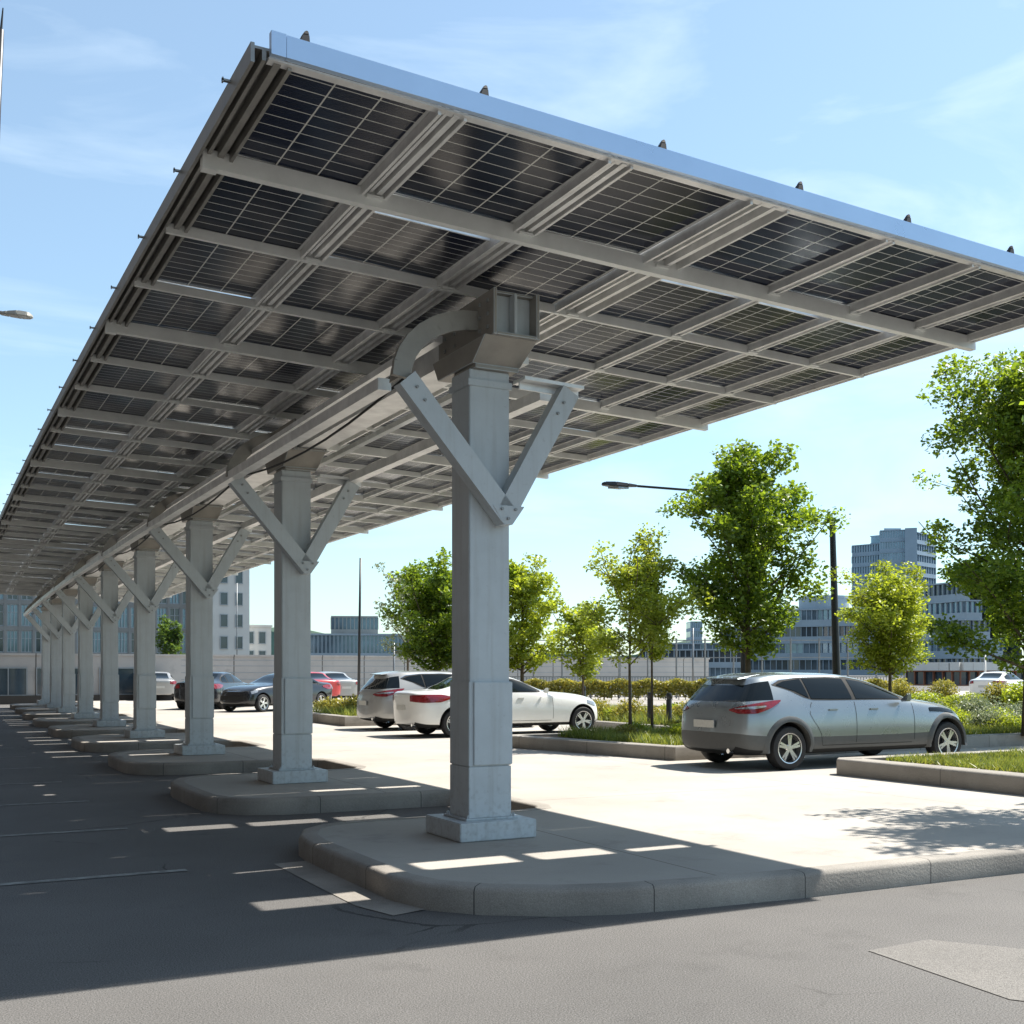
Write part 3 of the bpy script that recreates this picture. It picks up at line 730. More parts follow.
def make_car(name, label, group, profile, body_m, clad_m, zs=1.0, wheelbase=3.2, wr=0.315, arch_m=None, detail=True, kind='cross'):
    B, G, T, H, K, D = 0, 1, 2, 3, 4, 5        # body, glass, tail, head, cladding, dark
    bm = bmesh.new(); N = len(profile); rows = []
    for (xl, xb, xr, z3, z4, z5, z6, z8, y2, y4, y5, y6) in profile:
        zz = lambda z: z if z < 0.9 else 0.9 + (z-0.9)*zs
        zlo = 0.20 if 0 < profile.index((xl, xb, xr, z3, z4, z5, z6, z8, y2, y4, y5, y6)) < N-1 else 0.27
        xm = xl*0.55+xb*0.45
        pts = [(xl, 0, zlo), (xl, y2*0.82, zlo), (xl, y2, zlo+0.07), (xl, (y2+y4)/2+0.01, z3), (xm, y4, z4), (xb, y5, zz(z5)),
               (xr, y6, zz(z6)), (xr, y6*0.86, zz(z6+(z8-z6)*0.62)), (xr, 0, zz(z8))]
        rows.append(pts)
    NR = 9
    Lv = [[bm.verts.new(p) for p in r] for r in rows]
    Rv = [[Lv[i][j] if j in (0, NR-1) else bm.verts.new((rows[i][j][0], -rows[i][j][1], rows[i][j][2])) for j in range(NR)] for i in range(N)]
    def face(vs, m):
        vs2 = []
        for v in vs:
            if v not in vs2: vs2.append(v)
        if len(vs2) >= 3:
            f = bm.faces.new(vs2); f.material_index = m; f.smooth = True
    for i in range(N-1):
        for j in range(NR-1):
            m = B
            if j <= 2: m = K
            if j <= 1: m = D
            if j == 5:
                if kind == 'cross' and i in (0, 1): m = G
            if j in (6, 7) and i in (8, 9): m = B if j == 6 else G
            if j == 7 and kind == 'saloon' and i in (2, 3): m = G
            face([Lv[i][j], Lv[i+1][j], Lv[i+1][j+1], Lv[i][j+1]], m)
            face([Rv[i][j], Rv[i][j+1], Rv[i+1][j+1], Rv[i+1][j]], m)
    for i, rear in ((0, True), (N-1, False)):   # end caps with two inner columns
        inn = {}
        for j in range(1, NR-1):
            x, y, z = rows[i][j]; bulge = (-0.06 if rear else 0.06)
            inn[j] = (bm.verts.new((x+bulge, y*0.55, z)), bm.verts.new((x+bulge, -y*0.55, z)))
        for j in range(1, NR-2):
            m = B
            if rear:
                if j in (1, 2): m = K
                if kind == 'cross' and j == 5: m = G
            else:
                if j in (1, 2): m = K
                if j == 3: m = D
            mo = m
            if rear and kind == 'cross' and j == 5: mo = G
            face([Lv[i][j], Lv[i][j+1], inn[j+1][0], inn[j][0]], mo)
            face([inn[j][0], inn[j+1][0], inn[j+1][1], inn[j][1]], m)
            face([inn[j][1], inn[j+1][1], Rv[i][j+1], Rv[i][j]], mo)
        face([Lv[i][1], inn[1][0], inn[1][1], Rv[i][1], Lv[i][0]], D)
        face([Lv[i][NR-2], Lv[i][NR-1], Rv[i][NR-2], inn[NR-2][1], inn[NR-2][0]], B)
    bmesh.ops.recalc_face_normals(bm, faces=bm.faces)
    me = bpy.data.meshes.new('tmp'); bm.to_mesh(me); bm.free()
    mats = [body_m, M['carglass'], M['taillight'], M['headlight'], clad_m, M['plain_dark']]
    for k in mats: me.materials.append(k)
    tmp = bpy.data.objects.new('tmp', me); COL.objects.link(tmp)
    ss = tmp.modifiers.new('s', 'SUBSURF'); ss.levels = 3 if detail else 2; ss.render_levels = ss.levels
    cut = MB()
    for wx in (0.0, wheelbase):
        for sy in (-1, 1):
            ys = (0.55, 1.05) if sy > 0 else (-1.05, -0.55)
            ra = wr*1.2; n = 40; base = len(cut.v)
            cut.hexa([(wx+ra*math.cos(2*math.pi*q/n), ys[0], wr+0.01+ra*math.sin(2*math.pi*q/n)) for q in range(n)],
                     [(wx+ra*math.cos(2*math.pi*q/n), ys[1], wr+0.01+ra*math.sin(2*math.pi*q/n)) for q in range(n)], D)
    co = cut.build('cut', mats)
    for p in co.data.polygons: p.material_index = D
    bo = tmp.modifiers.new('b', 'BOOLEAN'); bo.operation = 'DIFFERENCE'; bo.object = co; bo.solver = 'EXACT'
    dg = bpy.context.evaluated_depsgraph_get(); dg.update()
    ev = bpy.data.meshes.new_from_object(tmp.evaluated_get(dg), depsgraph=dg)
    bpy.data.objects.remove(tmp); bpy.data.objects.remove(co)
    root = empty(name, (0, 0, 0)); tag(root, label, 'car', group)
    # split by material into parts
    bm0 = bmesh.new(); bm0.from_mesh(ev)
    bvh = BVHTree.FromBMesh(bm0)
    def part(idx, nm, par, side=None, mlist=None):
        b2 = bm0.copy(); dele = []
        for f in b2.faces:
            keep = f.material_index in idx
            if keep and side is not None: keep = side(f.calc_center_median())
            if not keep: dele.append(f)
        bmesh.ops.delete(b2, geom=dele, context='FACES')
        if not b2.faces: b2.free(); return None
        mm = bpy.data.meshes.new(nm); b2.to_mesh(mm); b2.free()
        for k in (mlist or mats): mm.materials.append(k)
        mm.shade_smooth(); mm.set_sharp_from_angle(angle=R(38))
        o = bpy.data.objects.new(nm, mm); COL.objects.link(o); o.parent = par; return o
    body = part((B, K, D), 'body', root)
    sp = wheelbase
    part((G,), 'windscreen', root, lambda c: c.x > 1.4)
    part((G,), 'rear_window', root, lambda c: c.x < 1.4)
    def patch(nm, m, A, Bc, n, k, rayf, parent, off=0.004, rim=None):
        # patch between curve A(u) and curve Bc(u), laid on the body by rays
        vs = []; ok = True
        for i in range(n+1):
            for j in range(k+1):
                u, v = i/n, j/k
                pa, pb = A(u), Bc(u); q = (pa[0]+(pb[0]-pa[0])*v, pa[1]+(pb[1]-pa[1])*v)
                o_, d_ = rayf(q); h = bvh.ray_cast(o_, d_)
                if h[0] is None: return None
                vs.append(h[0] + h[1]*off)
        mb = MB(); mb.add(vs, [(i*(k+1)+j, (i+1)*(k+1)+j, (i+1)*(k+1)+j+1, i*(k+1)+j+1) for i in range(n) for j in range(k)])
        return mb.build(nm, m, parent, smooth=True)
    def poly(pts):
        def f(u):
            L = [0]
            for p, q in zip(pts[:-1], pts[1:]): L.append(L[-1] + abs(q[0]-p[0]) + 1e-6)
            t_ = u*L[-1]
            for i in range(len(pts)-1):
                if t_ <= L[i+1] + 1e-9:
                    w_ = (t_-L[i])/(L[i+1]-L[i]); return (pts[i][0]+(pts[i+1][0]-pts[i][0])*w_, pts[i][1]+(pts[i+1][1]-pts[i][1])*w_)
            return pts[-1]
        return f
    ZS = lambda z: z if z < 0.9 else 0.9 + (z-0.9)*zs
    for sg in (-1, 1):
        ray_s = lambda q: (Vector((q[0], sg*2.0, ZS(q[1]))), Vector((0, -sg, 0)))
        if kind == 'cross':
            sur_t = [(-.16,1.225),(-.02,1.285),(.35,1.325),(.9,1.335),(1.3,1.318),(1.6,1.272),(1.9,1.19),(2.15,1.095),(2.34,1.005)]
            sur_b = [(-.16,1.215),(.1,1.14),(.32,1.04),(.48,.998),(.8,.992),(1.3,.992),(1.8,.99),(2.1,.985),(2.34,.978)]
            wins = [([(-.09,1.225),(.05,1.270),(.37,1.305)], [(-.09,1.215),(.20,1.13),(.42,1.03)]),
                    ([(.41,1.308),(.9,1.315),(1.19,1.302)], [(.455,1.022),(.9,1.012),(1.24,1.010)]),
                    ([(1.28,1.297),(1.55,1.262),(1.85,1.185),(2.1,1.095),(2.24,1.025)], [(1.32,1.010),(1.6,1.008),(1.9,1.005),(2.12,1.0),(2.24,.998)])]
        else:
            sur_t = [(.02,1.06),(.25,1.20),(.52,1.285),(.9,1.325),(1.2,1.322),(1.55,1.275),(1.85,1.18),(2.18,1.005)]
            sur_b = [(.02,1.0),(.3,.985),(.52,.985),(.9,.985),(1.2,.985),(1.55,.983),(1.85,.98),(2.18,.972)]
            wins = [([(.08,1.07),(.28,1.185),(.48,1.255)], [(.08,1.015),(.3,1.005),(.50,1.002)]),
                    ([(.54,1.265),(.85,1.305),(1.10,1.305)], [(.56,1.002),(.85,1.002),(1.13,1.002)]),
                    ([(1.19,1.300),(1.5,1.262),(1.8,1.18),(2.08,1.03)], [(1.21,1.002),(1.5,1.0),(1.8,.998),(2.08,.995)])]
        patch('window_surround', M['plain_dark'], poly(sur_t), poly(sur_b), 36 if detail else 14, 6, ray_s, root, 0.003)
        for a_, b_ in wins: patch('side_window', M['carglass'], poly(a_), poly(b_), 14 if detail else 6, 6, ray_s, root, 0.007)
        if detail:
            tr_ = [(x, z+0.012) for x, z in sur_t]; patch('window_trim', M['chrome'] if kind == 'cross' else M['plain_dark'], poly(tr_), poly(sur_t), 36, 1, ray_s, root, 0.005)
        ray_c = lambda q: (Vector((0.15-3*math.cos(q[0]), sg*(0.25+3*math.sin(q[0])), q[1])), Vector((math.cos(q[0]), -sg*math.sin(q[0]), 0)))
        if kind == 'cross':
            tt = [(R(14),.870),(R(24),.915),(R(38),.962),(R(52),.995),(R(64),1.005)]; tb_ = [(R(14),.855),(R(24),.815),(R(38),.815),(R(52),.895),(R(64),.985)]
        else:
            tt = [(R(12),.93),(R(30),.945),(R(50),.945),(R(68),.90)]; tb_ = [(R(12),.80),(R(30),.77),(R(50),.78),(R(68),.86)]
        patch('tail_light', M['taillight'], poly(tt), poly(tb_), 18, 6, ray_c, root, 0.012)
        if detail and kind == 'cross':
            t2 = [(R(20),.885),(R(36),.915),(R(46),.925)]; b2_ = [(R(20),.875),(R(36),.875),(R(46),.905)]
            patch('lens_insert', M['headlight'], poly(t2), poly(b2_), 8, 3, ray_c, root, 0.018)
        xf = profile[-1][0]
        if kind == 'cross': ht = [(xf-.98,.86),(xf-.7,.855),(xf-.38,.80)]; hb_ = [(xf-.98,.80),(xf-.7,.79),(xf-.38,.76)]
        else: ht = [(xf-.42,.79),(xf-.3,.775),(xf-.16,.73)]; hb_ = [(xf-.42,.72),(xf-.3,.68),(xf-.16,.64)]
        patch('headlight', M['carglass'] if kind == 'cross' else M['headlight'], poly(ht), poly(hb_), 10, 4, ray_s, root, 0.008)
    # door seams, sampled on the body's surface
    def surf(x, z, sg=-1):
        h = bvh.ray_cast(Vector((x, sg*2.0, z)), Vector((0, -sg, 0)))
        return h[0], h[1]
    if detail:
        sm = MB()
        def seam(ptsxz, w=0.009, sg=-1):
            for (xa, za), (xc, zc) in zip(ptsxz[:-1], ptsxz[1:]):
                a, na = surf(xa, za, sg); c, nc = surf(xc, zc, sg)
                if a is None or c is None: continue
                d = (c-a).normalized(); s = d.cross(na).normalized()*w/2; o1 = na*0.002; o2 = nc*0.002
                sm.add([a-s+o1, a+s+o1, c+s+o2, c-s+o2], [(0,1,2,3)])
        for sg in (-1, 1):
            for pts in ([(0.38,0.80),(0.44,0.70),(0.52,0.60),(0.58,0.50),(0.60,0.40),(0.62,0.34)], [(1.27,z/100) for z in range(97,33,-5)],
                        [(2.46,z/100) for z in range(93,33,-5)], [(0.62+0.1*q,0.34) for q in range(0,19)], [(0.38,0.8),(0.42,0.93),(0.45,0.965)]):
                seam(pts, sg=sg)
            # window surround strips
        sm.build('door_seam', M['plain_dark'], body)
        for sg in (-1, 1):
            for hx in (0.74, 1.55):
                p_, n_ = surf(hx+0.08, 0.86, sg)
                hb = MB(); y = p_.y
                hb.box(hx, hx+0.17, min(y, y+sg*0.022), max(y, y+sg*0.022), 0.845, 0.868); hb.build('door_handle', body_m, body, bevel=0.006)
        # mirrors
        for sg in (-1, 1):
            mb = MB(); y = sg*0.84
            mb.hexa([(2.20,y,0.955),(2.26,y,0.955),(2.28,y+sg*0.16,0.965),(2.16,y+sg*0.16,0.965)], [(2.20,y,0.99),(2.26,y,0.99),(2.27,y+sg*0.17,1.09),(2.17,y+sg*0.17,1.09)])
            mb.build('wing_mirror', body_m, root, bevel=0.015)
    # wheels
    def make_wheel(sg):
        t = MB(); w = 0.105
        t.lathe([(wr*0.62,-w*0.9),(wr*0.80,-w),(wr*0.95,-w*0.92),(wr,-w*0.6),(wr,w*0.6),(wr*0.95,w*0.92),(wr*0.8,w),(wr*0.62,w*0.9)], n=36)
        ty = t.build('wheel', M['tyre'], root, autosm=40)
        r = MB(); yo = -w*0.86
        r.lathe([(wr*0.72,yo-0.004),(wr*0.70,yo-0.012),(wr*0.655,yo-0.008),(wr*0.63,yo+0.03),(wr*0.62,w*0.8)], n=36)
        r.lathe([(0.0,yo-0.002),(0.045,yo-0.002),(0.062,yo+0.014),(0.065,yo+0.06)], n=18)
        for k in range(5):
            for off in (-0.13, 0.13):
                a = 2*math.pi*k/5+off*1.6+0.3; a2 = 2*math.pi*k/5+off+0.3
                r.beam((0.03*math.cos(a), yo+0.012, 0.03*math.sin(a)), (wr*0.66*math.cos(a2), yo+0.008, wr*0.66*math.sin(a2)), 0.034, 0.024, up=(0,1,0))
        r.build('rim', M['rim'], ty, autosm=40)
        bd = MB(); bd.lathe([(0.0,0.0),(wr*0.6,0.0)], n=20); bd.build('brake_disc', M['cladding'], ty, loc=(0,0.01,0))
        return ty
    w0 = make_wheel(-1)
    for idx, (wx, sg) in enumerate(((0,-1),(wheelbase,-1),(0,1),(wheelbase,1))):
        w_ = w0 if idx == 0 else copy_tree(w0, root)
        w_.location = (wx, sg*0.775, wr); w_.rotation_euler = (0, 0.5*idx, 0 if sg < 0 else math.pi)
    # arch flares
    if arch_m:
        for wx in (0, wheelbase):
            for sg in (-1, 1):
                a_ = MB(); n = 26; ring = []
                for q in range(n+1):
                    an = math.pi*(-0.06 + 1.12*q/n); ca, sa = math.cos(an), math.sin(an)
                    r0, r1 = wr*1.17, wr*1.46
                    def yy(rr):
                        p_, _ = surf(wx+rr*ca, wr+0.01+rr*sa, sg)
                        return abs(p_.y) if p_ is not None and abs(p_.y) > 0.6 else None
                    yb = yy(r1); yb = yb if yb else 0.87
                    ya = max(0.86, min(0.91, yb+0.012))
                    ring.append([(wx+r0*ca, sg*(ya-0.10), wr+0.01+r0*sa), (wx+r0*ca, sg*(ya+0.012), wr+0.01+r0*sa), (wx+(r0*.55+r1*.45)*ca, sg*(ya+0.016), wr+0.01+(r0*.55+r1*.45)*sa), (wx+r1*ca, sg*(yb-0.004), wr+0.01+r1*sa)])
                a_.add([v for r_ in ring for v in r_], [(4*q+j, 4*q+4+j, 4*q+5+j, 4*q+1+j) for q in range(n) for j in range(3)])
                a_.build('wheel_arch', arch_m, root, autosm=60)
    # plate, exhaust, wiper, badge bar
    xr = profile[0][0]
    pb = MB(); pb.box(xr-0.075, xr-0.062, -0.24, 0.24, 0.60, 0.71); pb.build('number_plate', M['plate'], root, bevel=0.003)
    if detail:
        eb = MB(); eb.tube([(xr-0.02,-0.5,0.28),(xr+0.25,-0.5,0.28)], 0.035, 12); eb.build('exhaust_pipe', M['chrome'], root)
        if kind == 'cross':
            sb = MB(); zsp = 0.9 + (1.40-0.9)*zs
            sb.hexa([(-.56,-.40,zsp-0.105),(-.15,-.46,zsp-0.06),(-.15,.46,zsp-0.06),(-.56,.40,zsp-0.105)], [(-.55,-.38,zsp-0.085),(-.15,-.40,zsp-0.022),(-.15,.40,zsp-0.022),(-.55,.38,zsp-0.085)])
            sb.build('spoiler', body_m, root, bevel=0.01)
            wb = MB(); wb.beam((-.70,0.02,1.0),(-.60,-0.30,1.08),0.015,0.012); wb.build('rear_wiper', M['black'], root)
    bm0.free()
    return root
def place(o, x, y, rz=0.0, z=KH-0.003, s=1.0):
    o.location = (x, y, z); o.rotation_euler = (0, 0, rz); o.scale = (s, s, s); return o
silver = make_car('parked_car', 'silver grey crossover with dark wheel arches, parked beside the grass planter at the right', None, CROSS, M['silver'], M['cladding'], arch_m=M['cladding'])
place(silver, 11.22, 13.62)
white = make_car('parked_car', 'long white saloon partly hidden behind the nearest column', None, SALOON, M['white'], M['white'], wheelbase=3.28, kind='saloon')
place(white, 10.4, 23.15, s=0.97)
suv = make_car('parked_car', 'pale grey hatchback with dark rear glass, left of the white saloon', None, CROSS, M['palegrey'], M['palegrey'], zs=1.06)
place(suv, 10.65, 26.3)
blk = make_car('parked_car', 'black saloon parked behind the second column, nose to the left', 'cars in the far part of the lot', SALOON, M['blackpaint'], M['blackpaint'], detail=False, kind='saloon')
x_, y_ = P(304, 43); place(blk, x_, y_, R(212), s=0.97)
def recol(src, label, body_m, x, y, rz, s=1.0):
    c = copy_tree(src); tag(c, label, 'car', 'cars in the far part of the lot')
    for ch in c.children:
        if ch.name.startswith(('body',)):
            ch.data = ch.data.copy(); ch.data.materials[0] = body_m; ch.data.materials[4] = body_m
    return place(c, x, y, rz, s=s)
x_, y_ = P(202, 43); recol(blk, 'dark blue-black car seen from behind between the second and third columns', M['blackpaint'], x_, y_, R(55))
x_, y_ = P(318, 53); recol(blk, 'red car in the far lot just right of the second column', M['redpaint'], x_, y_, R(100))
x_, y_ = P(338, 54); recol(blk, 'grey car in the far lot, right of the red car', M['palegrey'], x_, y_, R(95))
x_, y_ = P(158, 56); recol(blk, 'pale silver car in the far lot behind the fourth column', M['palegrey'], x_, y_, R(84))
x_, y_ = P(990, 58); recol(blk, 'white car half hidden by yellow shrubs at the far right', M['white'], x_, y_, R(20))

# ------------------------------------------------------------------ trees
def make_tree(label, x, y, z, H, trunk_h, Rad, seed, leafm, n_limb=16, leaf=0.085, dens=1.0, tr=0.055, lean=0.0, shape='oval', group=None, gap=0.0):
    rng = np.random.default_rng(seed); rn = random.Random(seed)
    t = empty('tree', (x, y, z)); tag(t, label, 'tree', group or 'young trees in the planters')
    b = MB(); pts = []; nseg = 7
    for i in range(nseg+1):
        f = i/nseg; pts.append(Vector((lean*f*H + rn.uniform(-.03,.03)*H*0.3*f, rn.uniform(-.03,.03)*H*0.3*f, f*H*0.93)))
    b.tube(pts, [tr*(1.25 if i == 0 else 1)*(1-0.82*i/nseg) for i in range(nseg+1)], 9)
    def trunk_at(f):
        q = f*nseg; i = min(nseg-1, int(q)); return pts[i].lerp(pts[i+1], q-i)
    clumps = []
    for k in range(n_limb):
        f0 = trunk_h/H + (0.90 - trunk_h/H) * ((k+0.3*rn.random())/n_limb)
        u = (f0 - trunk_h/H)/(0.93-trunk_h/H)
        if shape == 'oval': pr = 0.55 + 0.75*math.sin(math.pi*min(1, u*0.8+0.18)) - 0.25*u
        elif shape == 'cone': pr = 1.15*(1-u)**0.7 + 0.12
        elif shape == 'column': pr = 0.75 + 0.25*math.sin(math.pi*u)
        else: pr = 0.5+0.6*math.sin(math.pi*min(1, u+0.1))
        ln = Rad * pr * rn.uniform(0.65, 1.18)
        az = k*2.399 + rn.uniform(-.4, .4); el = R(rn.uniform(18, 48)) + 0.35*u
        s = trunk_at(f0); d = Vector((math.cos(az)*math.cos(el), math.sin(az)*math.cos(el), math.sin(el)))
        p = [s]; dd = d.copy()
        for q in range(4):
            dd = (dd + Vector((rn.uniform(-.22,.22), rn.uniform(-.22,.22), rn.uniform(-.05,.16)))).normalized(); p.append(p[-1] + dd*ln/4*(1.0/ max(0.6, math.cos(el))) )
        b.tube(p, [max(0.008, tr*0.42*(1-u*0.5)*(1-0.8*i/4)) for i in range(5)], 5)
        for q in range(1, 5):
            if rn.random() < gap: continue
            clumps.append((p[q], (0.13 + 0.16*rn.random())*(Rad/1.1)**0.5 * (0.8 if q < 4 else 1.05)))
            for sidek in range(2):
                if rn.random() < 0.75:
                    sd_ = Vector((rn.uniform(-1,1), rn.uniform(-1,1), rn.uniform(-.35,.7))).normalized()
                    e = p[q] + sd_*ln*rn.uniform(0.18, 0.38)
                    b.tube([p[q], e], [0.010, 0.004], 4, cap=False)
                    clumps.append((e, (0.12+0.14*rn.random())*(Rad/1.1)**0.5))
    for q in range(4):
        clumps.append((trunk_at(0.88+0.12*q/4), 0.16)); 
    clumps.append((pts[-1] + Vector((0,0,0.05*H*0.5)), 0.12))
    b.build('trunk', M['bark'], t, smooth=True)
    C = []
    for c, r in clumps:
        n = int(dens*rng.uniform(0.6, 1.3)*90*(r/0.22)**2.1 * (0.085/leaf)**1.3)
        g = rng.normal(size=(max(8, n), 3)); g /= (np.linalg.norm(g, axis=1)[:, None]+1e-6); g *= (rng.random((len(g), 1))**0.45)
        g *= np.array([1.15, 1.15, 0.8])*r*1.25
        C.append(g + np.array(c))
    C = np.concatenate(C)
    leaf_mesh('crown', C, leaf, rng, leafm, t)
    return t
zt = KH + 0.18
def tr_at(label, px, d, ytop, yclear, radpx, seed, leafm, **k):
    x, y = P(px, d); H = CAM_H + (671-ytop)/1152*d - zt; th = CAM_H - (yclear-671)/1152*d - zt
    return make_tree(label, x, y, zt, H, max(0.6, th), radpx/1152*d, seed, leafm, **k)
tr_at('tall broad green tree rising behind the silver car roof', 748, 22.5, 443, 655, 65, 11, M['leaf'], n_limb=34, dens=1.5, leaf=0.092, tr=0.07, gap=0.05, shape='oval')
tr_at('slender open-crowned sapling with thin forked limbs, left of the tall broad tree', 630, 21.5, 552, 660, 48, 12, M['leaf_lime'], n_limb=16, dens=1.2, leaf=0.075, tr=0.035, gap=0.2)
tr_at('narrow spindly sapling standing between the forked sapling and the tall broad tree', 652, 22.6, 540, 655, 21, 13, M['leaf_lime'], n_limb=15, dens=1.15, leaf=0.075, tr=0.03, shape='column', gap=0.15)
tr_at('compact lime green tree in front of the glass tower', 890, 26.5, 574, 672, 37, 14, M['leaf_lime'], n_limb=30, dens=1.35, leaf=0.075, tr=0.05)
tr_at('large dense tree cut off by the right edge of the view', 1027, 22.0, 338, 672, 90, 15, M['leaf'], n_limb=40, dens=1.5, leaf=0.092, tr=0.085, gap=0.06)
tr_at('bushy round tree showing left of the nearest column', 437, 34.0, 580, 672, 44, 16, M['leaf'], n_limb=30, dens=1.2, leaf=0.12, tr=0.08)
tr_at('bushy pale green tree showing just right of the nearest column', 522, 34.0, 560, 672, 34, 17, M['leaf_lime'], n_limb=26, dens=1.2, leaf=0.12, tr=0.07)
tr_at('small light green tree between the nearest column and the forked sapling', 583, 33.0, 607, 678, 26, 18, M['leaf_lime'], n_limb=20, dens=1.2, leaf=0.10, tr=0.045)
tr_at('greyish sparse tree at the left side of the bushy round tree', 408, 46.0, 570, 660, 30, 19, M['leaf_grey'], n_limb=20, dens=0.5, leaf=0.13, tr=0.06, gap=0.15)
tr_at('small dark tree in front of the left building between two columns', 170, 75.0, 625, 662, 15, 20, M['leaf_dark'], n_limb=14, dens=1.0, leaf=0.2, tr=0.09, group='far trees')
make_tree('tree right of the view whose shade falls on the pavement', 12.4, 7.3, zt, 6.4, 2.3, 1.25, 21, M['leaf'], n_limb=22, dens=0.9, leaf=0.1)

# ------------------------------------------------------------------ shrubs
def shrub_proto(seed, r, h, leafm, leaf, n):
    rng = np.random.default_rng(seed); C = []
    for k in range(9):
        a = rng.uniform(0, 6.28); q = rng.uniform(0, 0.6)*r; c = np.array([math.cos(a)*q, math.sin(a)*q, h*rng.uniform(0.35, 0.72)])
        g = rng.normal(size=(n//9, 3)); g /= np.linalg.norm(g, axis=1)[:, None]; g *= rng.random((len(g), 1))**0.4
        g *= np.array([r*0.55, r*0.55, h*0.38]); C.append(c+g)
    C = np.concatenate(C); C[:, 2] = np.abs(C[:, 2])
    t = empty('shrub', (0, 0, 0))
    leaf_mesh('foliage', C, leaf, rng, leafm, t, updown=0.9)
    b = MB()
    for k in range(7):
        a = k*0.9; b.tube([(0.03*math.cos(a), 0.03*math.sin(a), 0), (0.3*r*math.cos(a), 0.3*r*math.sin(a), h*0.4), (0.5*r*math.cos(a+.2), 0.5*r*math.sin(a+.2), h*0.7)], [0.012, 0.008, 0.004], 4)
    b.build('stem', M['bark'], t)
    return t
def scatter(protos, places, label, group):
    for i, (x, y, s) in enumerate(places):
        pr, used = protos[i % len(protos)]
        o = pr if not used else copy_tree(pr)
        protos[i % len(protos)] = (pr, True)
        o.location = (x, y, zt - 0.02); o.rotation_euler = (0, 0, i*1.7); o.scale = (s, s, s*random.Random(i).uniform(0.8, 1.15))
        tag(o, label, 'shrub', group)
rs = random.Random(3)
ya = [(shrub_proto(31, 0.62, 0.85, M['leaf_shrub'], 0.06, 2600), False), (shrub_proto(32, 0.7, 0.7, M['leaf_lime'], 0.06, 2600), False)]
scatter(ya, [(*P(px, d), s) for px, d, s in ((905,34,1.0),(922,33,1.1),(940,35,1.0),(958,33.5,0.9),(1005,34,1.2),(1022,33,1.3),(1040,35,1.3),(985,36,0.8),(890,36,0.9),(972,34.5,0.9))],
        'rounded yellow-green shrub in the row beyond the silver car bonnet', 'yellow shrubs at the far right')
gb = [(shrub_proto(33, 0.6, 0.55, M['leaf_grey'], 0.05, 2400), False), (shrub_proto(34, 0.65, 0.5, M['leaf_lime'], 0.05, 2400), False)]
scatter(gb, [(*P(px, d), s) for px, d, s in ((930,27,1.0),(952,26,1.1),(975,26.5,1.2),(1000,25,1.1),(1022,26,1.2),(962,24.5,0.8),(985,23.6,0.9),(1010,23.2,0.9),(1030,24,1.0),(940,24.8,0.8),(915,28.5,1.0),(1045,25,1))],
        'low grey-green bush in the bed between the silver car bonnet and the big tree', 'low bushes in the right bed')
lb = [(shrub_proto(35, 0.5, 0.45, M['leaf_shrub'], 0.05, 1800), False), (shrub_proto(36, 0.45, 0.4, M['leaf_lime'], 0.05, 1800), False)]
scatter(lb, [(*P(px, d), s) for px, d, s in ((600,29.5,1.1),(614,29,1.0),(628,28.5,1.1),(642,29.5,1.0),(657,28.5,1.0),(672,29,1.1),(686,28,1.1),(636,22,0.8),(628,21.3,0.7),(683,20.5,0.9),(690,21.5,1.0),(700,22,1.0))],
        'low olive shrub between the white saloon and the silver car', 'low shrubs in the middle planters')
fb_ = [(shrub_proto(37, 0.6, 0.5, M['leaf_shrub'], 0.07, 1200), False)]
scatter(fb_, [(*P(px, d), s) for px, d, s in ((328,34,0.9),(342,34.5,1.0),(352,34,1.0),(336,36,1.0))], 'low yellow shrub in the far planter right of the second column', 'shrubs in the far planter')
# small tuft of weed growing by the kerb
rng = np.random.default_rng(77)

# ------------------------------------------------------------------ hedge and fence in the middle distance
def line_pts(px0, px1, d, n): return [P(px0+(px1-px0)*i/(n-1), d) for i in range(n)]
a, c = Vector((*P(500, 57), 0)), Vector((*P(905, 57), 0)); rng = np.random.default_rng(5)
t = empty('hedge', tuple(a.lerp(c, .5)) ); tag(t, 'long low yellow-green hedge before the fence in the middle distance', 'hedge')
n = 26000; u = rng.random(n); dirv = np.array((c-a)); nrm = np.array([-dirv[1], dirv[0], 0]); nrm = nrm/np.linalg.norm(nrm)
C = np.array(a)[None]+u[:, None]*dirv[None] + nrm[None]*rng.uniform(-.35,.35,n)[:, None]; C[:, 2] = 0.3+0.85*rng.random(n)**0.7 + 0.08*np.sin(u*90)
leaf_mesh('foliage', C - np.array(t.location)[None], 0.13, rng, M['leaf_shrub'], t)
b = MB()
for i in range(60):
    p = a.lerp(c, (i+.5)/60) - t.location; b.tube([(p.x,p.y,0),(p.x,p.y,0.7)], 0.02, 4)
b.build('stem', M['bark'], t)
t = empty('fence', (*P(700, 60), 0)); tag(t, 'tall grey post and mesh fence behind the hedge in the middle distance', 'fence')
b1 = P(505, 60); b2 = P(905, 60); o_ = Vector(t.location)
va, vb = Vector((*b1, 0))-o_, Vector((*b2, 0))-o_
for i in range(15):
    p = va.lerp(vb, i/14); m_ = MB(); m_.tube([p, p+Vector((0,0,3.3))], 0.05, 6); m_.build('post', M['greypole'], t)
m_ = MB()
for z in (0.25, 1.3, 2.3, 3.2): m_.beam(va+Vector((0,0,z)), vb+Vector((0,0,z)), 0.04, 0.05)
m_.build('rail', M['greypole'], t)
m_ = MB()
for i in range(140):
    p = va.lerp(vb, (i+.5)/140); m_.beam(p+Vector((0,0,.25)), p+Vector((0,0,1.3)), 0.03, 0.03, up=(1,0,0))
m_.build('mesh_infill', M['greypole'], t)
sheet('promenade', [P(505, 47), P(1100, 47), P(1150, 56), P(480, 56)], KH+0.001, M['gutter'])

